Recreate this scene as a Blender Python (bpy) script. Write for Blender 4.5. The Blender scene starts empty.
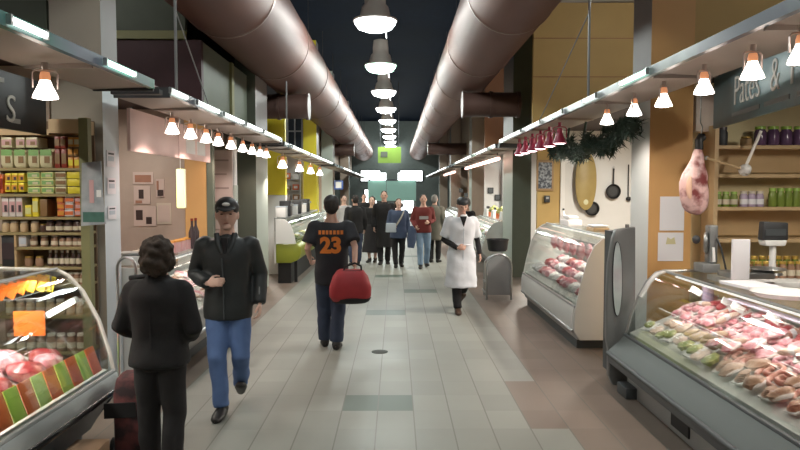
# Market hall aisle. x to the right, y down the aisle, z up, metres.
HALL_W, HALL_NEAR_W, SPOT_W, STALL_W, CASE_W, SIDE_W = 165, 80, 16, 24, 4.5, 60
import bpy, bmesh, math, random
from mathutils import Vector, Matrix, noise
from mathutils.bvhtree import BVHTree
rnd = random.Random(11)
TMP = bpy.data.scenes.new('workbench'); TL = TMP.view_layers[0]   # empty scene in which modifiers are applied; removed at the end
SC = bpy.context.scene
COL = SC.collection
PI = math.pi
CAMZ = 1.88
R3 = math.radians

# ------------------------------------------------------------------ camera
cd = bpy.data.cameras.new('camera'); cam = bpy.data.objects.new('camera', cd); COL.objects.link(cam)
cd.sensor_width = 36; cd.lens = 680 / 800 * 36; cd.clip_end = 200; cd.clip_start = .05
cam.location = (0, 0, CAMZ)
cam.rotation_euler = (PI/2 - math.atan(35/680), 0, -math.atan(4/680))
SC.camera = cam
CM = cam.rotation_euler.to_matrix()
def at(px, py, Y):
    d = CM @ Vector(((px-400)/680, (225-py)/680, -1)); t = Y / d.y
    return Vector((d.x*t, Y, CAMZ + d.z*t))

# ------------------------------------------------------------------ materials
MATS = {}
def M(name, col, rough=.55, metal=0, emit=0, ecol=None, var=.0, scale=6, bump=0, spec=.5, alpha=None, sheen=0):
    m = bpy.data.materials.new(name); m.use_nodes = True
    nt = m.node_tree; b = nt.nodes['Principled BSDF']
    c = (*col, 1)
    b.inputs['Base Color'].default_value = c
    b.inputs['Roughness'].default_value = rough; b.inputs['Metallic'].default_value = metal
    b.inputs['Specular IOR Level'].default_value = spec
    if sheen: b.inputs['Sheen Weight'].default_value = sheen
    if emit:
        b.inputs['Emission Color'].default_value = (*(ecol or col), 1); b.inputs['Emission Strength'].default_value = emit
    if var or bump:
        tc = nt.nodes.new('ShaderNodeTexCoord'); nz = nt.nodes.new('ShaderNodeTexNoise')
        nz.inputs['Scale'].default_value = scale; nz.inputs['Detail'].default_value = 4
        nt.links.new(tc.outputs['Object'], nz.inputs['Vector'])
        if var:
            mx = nt.nodes.new('ShaderNodeMix'); mx.data_type = 'RGBA'
            mx.inputs[6].default_value = (*[max(0, x*(1-var)) for x in col], 1)
            mx.inputs[7].default_value = (*[min(1, x*(1+var)) for x in col], 1)
            nt.links.new(nz.outputs['Fac'], mx.inputs[0]); nt.links.new(mx.outputs[2], b.inputs['Base Color'])
        if bump:
            bp = nt.nodes.new('ShaderNodeBump'); bp.inputs['Strength'].default_value = bump; bp.inputs['Distance'].default_value = .01
            nt.links.new(nz.outputs['Fac'], bp.inputs['Height']); nt.links.new(bp.outputs['Normal'], b.inputs['Normal'])
    MATS[name] = m
    return m
def two_tone(name, c1, c2, scale, lo=.45, hi=.55, rough=.45, kind='noise', spec=.5):
    m = M(name, c1, rough, spec=spec); nt = m.node_tree; b = nt.nodes['Principled BSDF']
    tc = nt.nodes.new('ShaderNodeTexCoord')
    if kind == 'noise':
        t = nt.nodes.new('ShaderNodeTexNoise'); t.inputs['Scale'].default_value = scale; t.inputs['Detail'].default_value = 3; out = t.outputs['Fac']
    elif kind == 'voronoi':
        t = nt.nodes.new('ShaderNodeTexVoronoi'); t.inputs['Scale'].default_value = scale; out = t.outputs['Distance']
    elif kind == 'wave':
        t = nt.nodes.new('ShaderNodeTexWave'); t.inputs['Scale'].default_value = scale; t.inputs['Distortion'].default_value = 3; out = t.outputs['Fac']
    elif kind == 'checker':
        t = nt.nodes.new('ShaderNodeTexChecker'); t.inputs['Scale'].default_value = scale; out = t.outputs['Fac']
    nt.links.new(tc.outputs['Object'], t.inputs['Vector'])
    r = nt.nodes.new('ShaderNodeValToRGB'); e = r.color_ramp.elements
    e[0].position, e[1].position = lo, hi; e[0].color = (*c1, 1); e[1].color = (*c2, 1)
    nt.links.new(out, r.inputs['Fac']); nt.links.new(r.outputs['Color'], b.inputs['Base Color'])
    return m
def glass_mat(name, tint, refl=.06):
    m = bpy.data.materials.new(name); m.use_nodes = True; nt = m.node_tree
    nt.nodes.remove(nt.nodes['Principled BSDF']); out = nt.nodes['Material Output']
    tr = nt.nodes.new('ShaderNodeBsdfTransparent'); tr.inputs[0].default_value = (*tint, 1)
    gl = nt.nodes.new('ShaderNodeBsdfGlossy'); gl.inputs['Roughness'].default_value = .04
    lw = nt.nodes.new('ShaderNodeLayerWeight'); lw.inputs[0].default_value = .25
    ma = nt.nodes.new('ShaderNodeMath'); ma.operation = 'MULTIPLY_ADD'; ma.inputs[1].default_value = .35; ma.inputs[2].default_value = refl
    mx = nt.nodes.new('ShaderNodeMixShader')
    nt.links.new(lw.outputs['Fresnel'], ma.inputs[0]); nt.links.new(ma.outputs[0], mx.inputs[0])
    nt.links.new(tr.outputs[0], mx.inputs[1]); nt.links.new(gl.outputs[0], mx.inputs[2]); nt.links.new(mx.outputs[0], out.inputs[0])
    MATS[name] = m; return m

# ------------------------------------------------------------------ mesh building
class MB:
    def __init__(s): s.bm = bmesh.new(); s.mi = 0; s.m = Matrix()
    def v(s, p): return s.bm.verts.new(s.m @ Vector(p))
    def f(s, vs):
        try:
            q = s.bm.faces.new(vs); q.material_index = s.mi; return q
        except ValueError: return None
    def box(s, c, d, rz=0, rot=None, taper=1):
        x, y, z = [k/2 for k in d]; c = Vector(c)
        R = rot if rot is not None else Matrix.Rotation(rz, 3, 'Z')
        P = []
        for k in (-1, 1):
            t = taper if k > 0 else 1
            for a, b in ((-1,-1),(1,-1),(1,1),(-1,1)): P.append(s.v(c + R @ Vector((a*x*t, b*y*t, k*z))))
        for q in ((3,2,1,0),(4,5,6,7),(0,1,5,4),(1,2,6,5),(2,3,7,6),(3,0,4,7)): s.f([P[i] for i in q])
        return s
    def b2(s, x0, x1, y0, y1, z0, z1): return s.box(((x0+x1)/2, (y0+y1)/2, (z0+z1)/2), (abs(x1-x0), abs(y1-y0), abs(z1-z0)))
    def rings(s, rings, cap=True, closed=False):
        R = [[s.v(p) for p in r] for r in rings]; n = len(R[0])
        seq = list(zip(R, R[1:])) + ([(R[-1], R[0])] if closed else [])
        for a, b in seq:
            for i in range(n): s.f([a[i], a[(i+1)%n], b[(i+1)%n], b[i]])
        if cap and not closed: s.f(R[0][::-1]); s.f(R[-1])
        return s
    def tube(s, pts, r, seg=10, side=None, closed=False, cap=True):
        """pts: path; r: radius, list of radii or list of (a,b)"""
        pts = [Vector(p) for p in pts]; n = len(pts)
        if not isinstance(r, (list, tuple)): r = [r]*n
        rs = []; prev = None
        for i, p in enumerate(pts):
            if closed: t = pts[(i+1)%n] - pts[i-1]
            else: t = pts[min(i+1, n-1)] - pts[max(i-1, 0)]
            t.normalize()
            ref = Vector(side) if side is not None else (prev if prev is not None else (Vector((1,0,0)) if abs(t.x) < .9 else Vector((0,1,0))))
            u = ref - t*ref.dot(t); u.normalize(); w = t.cross(u); prev = u
            a, b = r[i] if isinstance(r[i], (list, tuple)) else (r[i], r[i])
            rs.append([p + u*(a*math.cos(k*2*PI/seg)) + w*(b*math.sin(k*2*PI/seg)) for k in range(seg)])
        return s.rings(rs, cap, closed)
    def cyl(s, p0, p1, r0, r1=None, seg=16): return s.tube([p0, p1], [r0, r0 if r1 is None else r1], seg)
    def lathe(s, prof, c=(0,0,0), seg=20, R=None, cap=True):
        c = Vector(c); R = R or Matrix.Identity(3)
        return s.rings([[c + R @ Vector((r*math.cos(k*2*PI/seg), r*math.sin(k*2*PI/seg), z)) for k in range(seg)] for r, z in prof], cap)
    def prism(s, poly, a0, a1, axis='Y'):
        def mk(p, a): return {'Y': (p[0], a, p[1]), 'X': (a, p[0], p[1]), 'Z': (p[0], p[1], a)}[axis]
        return s.rings([[mk(p, a0) for p in poly], [mk(p, a1) for p in poly]])
    def strip(s, line, a0, a1, th=.006):
        """a thin sheet following LINE [(u,z)] in XZ from y=a0 to a1, thickness th"""
        n = len(line); nrm = []
        for i in range(n):
            t = Vector(line[min(i+1, n-1)]) - Vector(line[max(i-1, 0)]); t.normalize(); nrm.append(Vector((-t.y, t.x)))
        poly = [tuple(Vector(p) + q*th/2) for p, q in zip(line, nrm)] + [tuple(Vector(p) - q*th/2) for p, q in reversed(list(zip(line, nrm)))]
        A = [s.v((p[0], a0, p[1])) for p in poly]; B = [s.v((p[0], a1, p[1])) for p in poly]
        m = len(poly)
        for i in range(m): s.f([A[i], A[(i+1)%m], B[(i+1)%m], B[i]])
        for L in (A, B):
            for i in range(n-1): s.f([L[i], L[i+1], L[m-2-i], L[m-1-i]])
        return s
    def ball(s, c, r, seg=14, ring=10, fn=None, R=None):
        r = Vector(r) if isinstance(r, (tuple, list, Vector)) else Vector((r, r, r)); c = Vector(c); R = R or Matrix.Identity(3)
        rs = []
        for j in range(ring+1):
            th = PI*j/ring if 0 < j < ring else (1e-3 if j == 0 else PI-1e-3)
            row = []
            for k in range(seg):
                ph = 2*PI*k/seg; d = Vector((math.sin(th)*math.cos(ph), math.sin(th)*math.sin(ph), math.cos(th)))
                p = Vector((d.x*r.x, d.y*r.y, d.z*r.z))
                if fn: p = fn(d, p)
                row.append(c + R @ p)
            rs.append(row)
        return s.rings(rs[::-1])
    def build(s, name, mats, parent=None, bevel=0, smooth=40, sub=0, remesh=0, smooth_it=0, loc=None, rz=0, disp=0, dscale=8):
        bmesh.ops.recalc_face_normals(s.bm, faces=s.bm.faces)
        me = bpy.data.meshes.new(name); s.bm.to_mesh(me); s.bm.free()
        if not isinstance(mats, (list, tuple)): mats = [mats]
        for m in mats: me.materials.append(m if not isinstance(m, str) else MATS[m])
        o = bpy.data.objects.new(name, me); COL.objects.link(o)
        if bevel:
            q = o.modifiers.new('b', 'BEVEL'); q.width = bevel; q.segments = 2; q.limit_method = 'ANGLE'; q.angle_limit = R3(35)
        if remesh:
            q = o.modifiers.new('r', 'REMESH'); q.mode = 'VOXEL'; q.voxel_size = remesh
        if smooth_it:
            q = o.modifiers.new('s', 'SMOOTH'); q.iterations = smooth_it; q.factor = .5
        if sub:
            q = o.modifiers.new('u', 'SUBSURF'); q.levels = q.render_levels = sub
        if bevel or remesh or smooth_it or sub:
            COL.objects.unlink(o); TMP.collection.objects.link(o)
            TL.update(); dg = TL.depsgraph; dg.update()
            nm = bpy.data.meshes.new_from_object(o.evaluated_get(dg)); o.modifiers.clear(); o.data = nm; nm.name = name
            TMP.collection.objects.unlink(o); COL.objects.link(o); bpy.data.meshes.remove(me); me = nm
            me.materials.clear()
            for m in mats: me.materials.append(m if not isinstance(m, str) else MATS[m])
        if disp:
            for v in me.vertices: v.co += v.normal * disp * noise.noise(v.co * dscale)
        if smooth:
            me.shade_smooth(); me.set_sharp_from_angle(angle=R3(smooth))
        if parent is not None: o.parent = parent
        if loc is not None: o.location = loc
        o.rotation_euler.z = rz
        return o

def tag(o, label=None, cat=None, group=None, kind=None):
    if label: o['label'] = label
    if cat: o['category'] = cat
    if group: o['group'] = group
    if kind: o['kind'] = kind
    return o
def T(name, label, cat, loc=(0,0,0), rz=0, group=None):
    o = bpy.data.objects.new(name, None); COL.objects.link(o); o.location = loc; o.rotation_euler.z = rz; o.empty_display_size = .1
    return tag(o, label, cat, group)
def dup(root, loc, rz=None, label=None, group=None, scale=None):
    kids = [c for c in root.children]
    r = root.copy(); COL.objects.link(r); r.location = loc
    if rz is not None: r.rotation_euler.z = rz
    if label: r['label'] = label
    if group: r['group'] = group
    if scale is not None: r.scale = scale if isinstance(scale, (tuple, list)) else (scale,)*3
    for ch in kids:
        c = ch.copy(); COL.objects.link(c); c.parent = r
        for g in ch.children:
            d = g.copy(); COL.objects.link(d); d.parent = c
    return r
def tilt(o, a):
    o.rotation_mode = 'ZYX'; o.rotation_euler.y = a; return o
def struct(name, mb, m, **k): return tag(mb.build(name, m, **k), kind='structure')
def light(kind, loc, W, col=(1,1,1), parent=None, size=.1, rot=None, spot=None, size_y=None):
    d = bpy.data.lights.new('lamp_light', kind); d.energy = W; d.color = col
    if kind == 'AREA':
        d.size = size
        if size_y: d.shape = 'RECTANGLE'; d.size_y = size_y
    elif kind != 'SUN': d.shadow_soft_size = size
    if spot: d.spot_size = R3(spot); d.spot_blend = .6
    o = bpy.data.objects.new('lamp_light', d); COL.objects.link(o); o.location = loc
    if rot: o.rotation_euler = rot
    if parent is not None: o.parent = parent
    return o
def text_mesh(body, size, name, mat, parent, mtx, extrude=.004, align='CENTER', shear=0, bold=0):
    cu = bpy.data.curves.new('t', 'FONT'); cu.body = body; cu.size = size; cu.extrude = extrude; cu.align_x = align; cu.shear = shear; cu.offset = bold
    cu.resolution_u = 6
    o = bpy.data.objects.new('t', cu); TMP.collection.objects.link(o)
    TL.update(); dg = TL.depsgraph; dg.update()
    me = bpy.data.meshes.new_from_object(o.evaluated_get(dg)); bpy.data.objects.remove(o); bpy.data.curves.remove(cu)
    me.transform(mtx); me.materials.clear(); me.materials.append(MATS[mat] if isinstance(mat, str) else mat); me.name = name
    r = bpy.data.objects.new(name, me); COL.objects.link(r)
    if parent is not None: r.parent = parent
    return r
# ------------------------------------------------------------------ palette
M('navy', (.004,.010,.024), .9, var=.3, spec=.1)
M('ochre_bright', (.62,.35,.13), .6, var=.08, scale=3)
M('ochre_dull', (.50,.34,.12), .65, var=.1, scale=2)
M('ochre_deep', (.30,.13,.055), .65, var=.1, scale=3)
M('lavender', (.80,.82,.80), .5); M('pale_post', (.68,.74,.78), .5, var=.05); M('pale_green', (.50,.56,.50), .5, var=.05)
M('beige', (.42,.37,.30), .6, var=.06, scale=3); M('dark_green', (.055,.07,.045), .6, var=.15); M('olive', (.22,.22,.10), .6, var=.1)
M('moss', (.12,.14,.105), .6, var=.1); M('maroon', (.045,.014,.018), .6, var=.2)
M('brown_dark', (.035,.018,.016), .6, var=.2); M('white_wall', (.72,.72,.70), .5, var=.03)
M('cream_wall', (.72,.60,.34), .6, var=.06); M('putty', (.46,.36,.28), .6, var=.08)
M('duct', (.150,.066,.050), .55, .35, var=.12, scale=1.5); M('duct_band', (.22,.15,.13), .4, .6); M('branch_duct', (.10,.055,.045), .5, .3)
M('chrome', (.90,.91,.91), .28, 1); M('steel', (.45,.46,.46), .32, .9, var=.06); M('steel_dull', (.30,.31,.31), .45, .6, var=.08)
M('canopy_panel', (.36,.31,.27), .5, var=.06, scale=2); two_tone('canopy_edge', (.13,.16,.20), (.26,.33,.33), 1.3, .4, .6, .25); two_tone('canopy_edge_green', (.13,.17,.23), (.05,.20,.16), .9, .42, .58, .25)  # canopy edge green is a reflected tint painted into the colour
M('glow_white', (1,1,1), .3, emit=3.5, ecol=(.95,1,.93)); M('glint_green', (.8,1,.9), .3, emit=3, ecol=(.62,1,.80)); M('tube_pink', (1,.9,.85), .3, emit=5, ecol=(1,.55,.47))
M('bulb', (1,1,1), .3, emit=14, ecol=(1,.93,.86)); M('bulb_red', (1,.9,.9), .3, emit=9, ecol=(1,.78,.80))
M('lamp_shade', (.90,.86,.80), .4); M('lamp_glow', (.95,.9,.85), .4, emit=5, ecol=(1,.86,.76)); M('lamp_glow_pink', (.95,.85,.83), .4, emit=5, ecol=(1,.76,.70)); M('fill_soft', (1,1,1), .4, emit=1.3, ecol=(1,.97,.92)); M('socket', (.85,.33,.14), .4, emit=.5, ecol=(1,.42,.2)); M('lamp_metal', (.62,.52,.48), .3, .6)
M('magenta', (.30,.015,.05), .4); M('lens', (1,1,1), .3, emit=9, ecol=(.93,.97,1)); M('lens_green', (1,1,1), .3, emit=8, ecol=(.55,1,.78))
M('housing', (.72,.66,.60), .5, .3)
M('black', (.010,.010,.011), .5); M('black_gloss', (.012,.012,.013), .2); M('charcoal', (.035,.037,.04), .5); M('rubber', (.015,.015,.016), .8)
M('case_grey', (.105,.125,.12), .55, 0, var=.04); M('case_dark', (.075,.085,.09), .45, .2); M('case_panel', (.42,.43,.42), .4, .1, var=.03); M('case_pale', (.66,.66,.63), .4, var=.03)
M('case_upright', (.19,.20,.20), .35, .3); M('deck', (.62,.62,.58), .35); M('white', (.80,.80,.78), .5); M('paper', (.78,.77,.80), .7); M('paper_blue', (.50,.56,.62), .6)
M('lime', (.27,.30,.03), .4); M('yellow', (.95,.80,.05), .5); M('orange_tag', (.90,.20,.02), .5); M('rail_grey', (.30,.32,.31), .4, .2); M('red_tag', (.92,.20,.05), .5); M('green_tag', (.55,.85,.12), .5); M('amber_tag', (.95,.50,.03), .5)
M('wood', (.36,.23,.11), .55, var=.2, scale=12); M('wood_light', (.56,.40,.22), .55, var=.12, scale=10); M('shelf_olive', (.30,.24,.11), .6, var=.1)
M('cardboard', (.40,.25,.15), .8, var=.1)
glass_mat('glass', (.95,.975,.965), .03); glass_mat('glass_dim', (.80,.86,.85), .07)
M('pier_grey', (.27,.255,.25), .55, var=.06); M('ink', (.02,.02,.03), .6)

# ------------------------------------------------------------------ floor
def floor_material():
    m = bpy.data.materials.new('market_tiles'); m.use_nodes = True; nt = m.node_tree; b = nt.nodes['Principled BSDF']
    geo = nt.nodes.new('ShaderNodeNewGeometry'); sp = nt.nodes.new('ShaderNodeSeparateXYZ'); nt.links.new(geo.outputs['Position'], sp.inputs[0])
    def op(o, a, b_=None, c=None):
        n = nt.nodes.new('ShaderNodeMath'); n.operation = o
        for i, q in enumerate((a, b_, c)):
            if q is None: continue
            if isinstance(q, (int, float)): n.inputs[i].default_value = q
            else: nt.links.new(q, n.inputs[i])
        return n.outputs[0]
    X, Y = sp.outputs[0], sp.outputs[1]
    u = op('DIVIDE', op('SUBTRACT', X, .148), .3048); w = op('DIVIDE', op('SUBTRACT', Y, 5.71), .4436)
    fu, fw = op('FRACT', u), op('FRACT', w)
    du = op('MINIMUM', fu, op('SUBTRACT', 1, fu)); dw = op('MINIMUM', fw, op('SUBTRACT', 1, fw))
    lu = op('LESS_THAN', du, .017); lw = op('LESS_THAN', dw, .010)
    cx = nt.nodes.new('ShaderNodeCombineXYZ'); nt.links.new(op('FLOOR', u), cx.inputs[0]); nt.links.new(op('FLOOR', w), cx.inputs[1])
    wn = nt.nodes.new('ShaderNodeTexWhiteNoise'); wn.noise_dimensions = '2D'; nt.links.new(cx.outputs[0], wn.inputs['Vector'])
    nz = nt.nodes.new('ShaderNodeTexNoise'); nz.inputs['Scale'].default_value = 1.1; nz.inputs['Detail'].default_value = 5; nt.links.new(geo.outputs['Position'], nz.inputs['Vector'])
    def mix(f, a, c):
        n = nt.nodes.new('ShaderNodeMix'); n.data_type = 'RGBA'
        if isinstance(f, (int, float)): n.inputs[0].default_value = f
        else: nt.links.new(f, n.inputs[0])
        for k, q in ((6, a), (7, c)):
            if isinstance(q, tuple): n.inputs[k].default_value = (*q, 1)
            else: nt.links.new(q, n.inputs[k])
        return n.outputs[2]
    def rng(a, lo, hi): return op('MULTIPLY', op('GREATER_THAN', a, lo), op('LESS_THAN', a, hi))
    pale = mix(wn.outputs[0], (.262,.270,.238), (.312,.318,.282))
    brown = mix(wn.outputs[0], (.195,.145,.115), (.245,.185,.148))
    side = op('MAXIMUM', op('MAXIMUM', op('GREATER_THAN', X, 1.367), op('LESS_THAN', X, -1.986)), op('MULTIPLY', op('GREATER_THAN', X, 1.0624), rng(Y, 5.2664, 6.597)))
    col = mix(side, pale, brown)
    dark = None
    for (x0, x1, y) in ((-.4616, .148, 5.71), (-.4616, .148, 10.146), (.148, .7576, 12.364), (-.4616, .148, 14.58), (-.4616, .7576, 19.02), (-.4616, .148, 23.45)):
        r = op('MULTIPLY', rng(X, x0, x1), rng(Y, y, y + .4436)); dark = r if dark is None else op('MAXIMUM', dark, r)
    col = mix(dark, col, (.085,.125,.10))
    col = mix(op('MULTIPLY', lw, .22), col, (.17,.16,.14)); col = mix(op('MULTIPLY', lu, .85), col, (.14,.135,.115))
    col = mix(op('MULTIPLY', nz.outputs['Fac'], .35), col, (.22,.215,.185))
    nt.links.new(col, b.inputs['Base Color'])
    nt.links.new(op('MULTIPLY_ADD', nz.outputs['Fac'], .18, .40), b.inputs['Roughness'])
    b.inputs['Specular IOR Level'].default_value = .38
    return m
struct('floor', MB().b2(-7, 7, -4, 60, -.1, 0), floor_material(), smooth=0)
struct('ceiling', MB().b2(-7, 7, -4, 60, 6.6, 6.7), 'navy', smooth=0)
struct('wall_end', MB().b2(-7, 7, 47, 47.2, 0, 6.6), M('end_wall', (.16,.19,.18), .7, var=.2), smooth=0)
struct('wall_rear', MB().b2(-7, 7, -4, -3.8, 0, 6.6), 'putty', smooth=0)
for s, n in ((-1, 'left'), (1, 'right')):
    struct('wall_' + n, MB().b2(s*6.2, s*6.4, -4, 60, 0, 6.6), 'putty', smooth=0)
    for a, b_ in ((-1.2, 2.6), (2.6, 12.9), (12.9, 47)):
        struct('ceiling_stall_' + n, MB().b2(s*2.72, s*6.15, a, b_-.02, 2.98, 3.06), 'brown_dark', smooth=0)

# piers along the aisle: camera face one colour, aisle face another
def pier(nm, s, x0, x1, y0, y1, face, aisle, z1=6.55, cut=2.78):
    mb = MB(); mb.b2(s*x0, s*x1, y0, y1, 0, cut); mb.b2(s*x0, s*x1, y0, y1, cut, z1)
    for f in mb.bm.faces:
        n = f.calc_center_median(); f.material_index = (2 if n.z > cut else 1) if abs(n.x - s*x0) < .01 else 0
    return tag(mb.build(nm, [face, aisle, 'pier_grey'], smooth=0), kind='structure')
def piers(s, rows):
    for i, (x0, x1, y0, y1, face, aisle) in enumerate(rows): pier('pillar', s, x0, x1, y0, y1, face, aisle)
piers(1, [(2.53, 2.96, 6.8, 7.32, 'ochre_bright', 'lavender'), (2.5, 2.9, 14.6, 15.9, 'moss', 'pale_green'), (2.5, 2.95, 22.5, 23.3, 'putty', 'pale_green'), (2.5, 2.95, 31, 31.8, 'putty', 'pale_green'), (2.5, 2.95, 39, 39.8, 'putty', 'moss')])
piers(-1, [(2.59, 3.04, 6.06, 6.4, 'beige', 'pale_post'), (2.5, 2.86, 12.2, 13.3, 'moss', 'pale_green'), (2.5, 2.92, 21.5, 22.1, 'yellow', 'yellow'), (2.5, 2.95, 27, 27.8, 'pale_green', 'putty'), (2.5, 2.95, 36, 36.8, 'putty', 'moss')])
# upper walls over the stalls
def upper(nm, s, x, y0, y1, z0, z1, m, th=.12): return struct(nm, MB().b2(s*x, s*(x+th), y0, y1, z0, z1), m, smooth=0)
def cross(nm, s, y, x0, x1, z0, z1, m, th=.1): return struct(nm, MB().b2(s*x0, s*x1, y, y+th, z0, z1), m, smooth=0)
cross('wall_right_upper', 1, 6.98, 2.97, 6.15, 3.07, 6.5, 'ochre_dull'); cross('wall_right_upper', 1, 12.6, 2.52, 6.15, 3.07, 5.3, 'ochre_dull'); cross('trim_1', 1, 12.58, 2.52, 6.15, 5.32, 5.42, 'beige'); cross('wall_right_upper', 1, 12.6, 2.52, 6.15, 5.43, 6.5, 'ochre_dull')
for z in (3.95, 4.65): cross('trim_2', 1, 12.592, 2.52, 6.15, z, z+.012, 'ochre_deep', .007)
upper('wall_right_upper', 1, 2.98, 20.12, 46, 3.07, 6.5, 'putty'); cross('wall_right_upper', 1, 20.0, 2.6, 6.15, 3.07, 6.5, 'ochre_deep')
cross('wall_left_upper', -1, 6.06, 3.06, 6.15, 3.07, 3.54, 'dark_green'); cross('wall_left_upper', -1, 6.06, 3.06, 6.15, 3.55, 6.5, 'beige')
cross('wall_left_upper', -1, 9.3, 2.63, 6.15, 3.07, 3.90, 'maroon'); cross('trim_3', -1, 9.27, 2.84, 6.15, 3.91, 4.02, 'olive'); cross('wall_left_upper', -1, 9.3, 2.84, 6.15, 4.03, 6.5, 'dark_green')
upper('wall_left_upper', -1, 2.64, 9.42, 12.15, 3.07, 3.9, 'moss'); struct('trim_4', MB().b2(-2.64, -2.60, 10.9, 11.05, 3.07, 3.9), 'olive', smooth=0)
cross('wall_left_upper', -1, 13.4, 2.98, 6.15, 3.07, 6.5, 'brown_dark'); cross('wall_left_upper', -1, 21.62, 2.96, 6.15, 3.07, 6.5, 'charcoal'); upper('wall_left_upper', -1, 3.0, 22.2, 46, 3.07, 6.5, 'putty')
# cross partitions between stalls (they face the camera)
def part(nm, s, y, x0, x1, m, z1=2.97, th=.1): return struct(nm, MB().b2(s*x0, s*x1, y, y+th, 0, z1), m, smooth=0)
part('wall_left_partition', -1, 6.06, 3.06, 6.1, 'putty')
part('wall_left_partition', -1, 9.3, 2.88, 6.1, M('wall_mauve', (.40,.31,.26), .6, var=.1))
part('wall_left_partition', -1, 9.28, 2.58, 2.87, 'ochre_bright'); part('wall_left_partition', -1, 9.28, 2.49, 2.575, 'moss')
part('wall_left_partition', -1, 13.35, 2.9, 6.1, M('wall_cream_left', (.62,.60,.50), .6, var=.08)); part('wall_left_partition', -1, 21.62, 2.96, 6.1, 'white_wall'); part('wall_left_partition', -1, 27.2, 2.96, 6.1, 'putty')
part('wall_right_partition', 1, 6.98, 2.97, 6.1, 'cream_wall')
part('wall_right_partition', 1, 12.6, 3.12, 6.1, 'white_wall'); part('wall_right_partition', 1, 12.6, 2.62, 3.04, 'ochre_dull')
struct('trim_5', MB().b2(3.04, 3.12, 12.56, 12.7, 0, 2.97), 'white', smooth=0)
part('wall_right_partition', 1, 20.0, 2.6, 6.1, 'white_wall'); part('wall_right_partition', 1, 28, 2.96, 6.1, 'putty'); part('wall_right_partition', 1, 36, 2.96, 6.1, 'putty')
# daylight doors at the far end
M('daylight', (1,1,1), .5, emit=5, ecol=(.95,1,1))
for i, (x, w, z0, z1) in enumerate(((-1.75, 1.3, 2.5, 3.2), (1.05, 1.5, 2.5, 3.2), (-1.75, .8, .3, 1.9), (.2, .5, .3, 1.95), (.85, .7, .3, 1.95))):
    struct('window_%d' % (i+1), MB().b2(x-w/2, x+w/2, 46.9, 46.98, z0, z1), 'daylight', smooth=0)
    fm = MB()
    for a in (-w/2-.03, w/2+.03): fm.b2(x+a-.03, x+a+.03, 46.84, 46.99, z0-.06, z1+.06)
    for z in (z0-.03, z1+.03): fm.b2(x-w/2, x+w/2, 46.84, 46.99, z-.03, z+.03)
    struct('trim_%d' % (10+i), fm, 'charcoal', smooth=0)

# ------------------------------------------------------------------ ducts, branch ducts, ceiling lamps
def duct(label, x, z, r, y0, y1):
    t = T('air_duct', label, 'air duct', (x, y0, z), group=None)
    step = 3.3; y = 0; L = y1 - y0
    while y < L - .1:
        e = min(L, y + step)
        MB().tube([(0, y+.03, 0), (0, e-.03, 0)], r, 40).build('duct_section', 'duct', t)
        MB().tube([(0, e-.03, 0), (0, e-.015, 0), (0, e+.015, 0), (0, e+.03, 0)], [r*.99, r+.012, r+.012, r*.99], 40).build('joint_band', 'duct_band', t)
        MB().tube([(0, y+step/2, r*.98), (0, y+step/2, 6.58-z)], .012, 6).build('hanger_rod', 'charcoal', t)
        y = e
    return t
duct('big round copper-coloured air duct running over the left stalls', -2.18, CAMZ+2.6, .635, -1, 46)
duct('big round copper-coloured air duct running over the right stalls', 1.50, CAMZ+2.6, .585, -1, 46)
def branch(label, x0, x1, y, z, r):
    t = T('vent_duct', label, 'air duct', (0, y, z))
    MB().tube([(x0, 0, 0), (x1, 0, 0)], r, 28).build('duct_section', 'branch_duct', t)
    for q in (x0, (x0+x1)/2, x1): MB().tube([(q-.03, 0, 0), (q+.03, 0, 0)], r+.02, 28).build('joint_band', 'branch_duct', t)
branch('dark brown branch duct leaving the left air duct near the yellow posts', -2.97, -1.80, 14.0, CAMZ+1.70, .25)
branch('dark brown branch duct leaving the right air duct above the far stalls', 1.38, 2.49, 14.0, CAMZ+1.74, .25)
branch('farther brown branch duct on the left above the far white pillars', -2.97, -1.8, 29.0, CAMZ+1.70, .25)
branch('farther brown branch duct on the right above the far stalls', 1.38, 2.97, 29.0, CAMZ+1.74, .25)
where = ['nearest and largest hanging white hall lamp between the ducts', 'greenish hall lamp, second from the near end of the ceiling row', 'third hall lamp of the ceiling row between the ducts',
         'fourth hall lamp of the ceiling row between the ducts', 'fifth hall lamp of the ceiling row between the ducts', 'sixth hall lamp of the ceiling row, small in the distance',
         'seventh hall lamp of the ceiling row, small in the distance', 'eighth hall lamp just in front of the green hanging sign', 'ninth hall lamp beyond the green hanging sign']
cl0 = None
for i, lab in enumerate(where):
    Y = 12.3 + 4.32*i; z = CAMZ + 3.0; x = -.37
    t = T('ceiling_lamp', lab, 'ceiling lamp', (x, Y, z), group='hall lamps hung between the ducts')
    MB().lathe([(.10,.62), (.17,.60), (.19,.42), (.19,.30), (.24,.24), (.28,.06), (.39,.03), (.39,0), (.0,.02)], seg=24).build('housing', 'housing', t)
    MB().lathe([(.0,-.17), (.18,-.165), (.30,-.125), (.36,-.05), (.37,.0), (.36,.03), (0,.03)], seg=24).build('lens', 'lens_green' if i == 1 else 'lens', t)
    MB().cyl((0,0,.6), (0,0,6.58-z), .012, seg=6).build('drop_rod', 'charcoal', t)
    MB().tube([(.12,.05,.55), (.16,.1,.2), (.2,.2,-.25)], .006, 5).build('cord', 'white', t)
    light('POINT', (0,0,-.34), HALL_W, (.92,1,.96), t, .14)
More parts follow.
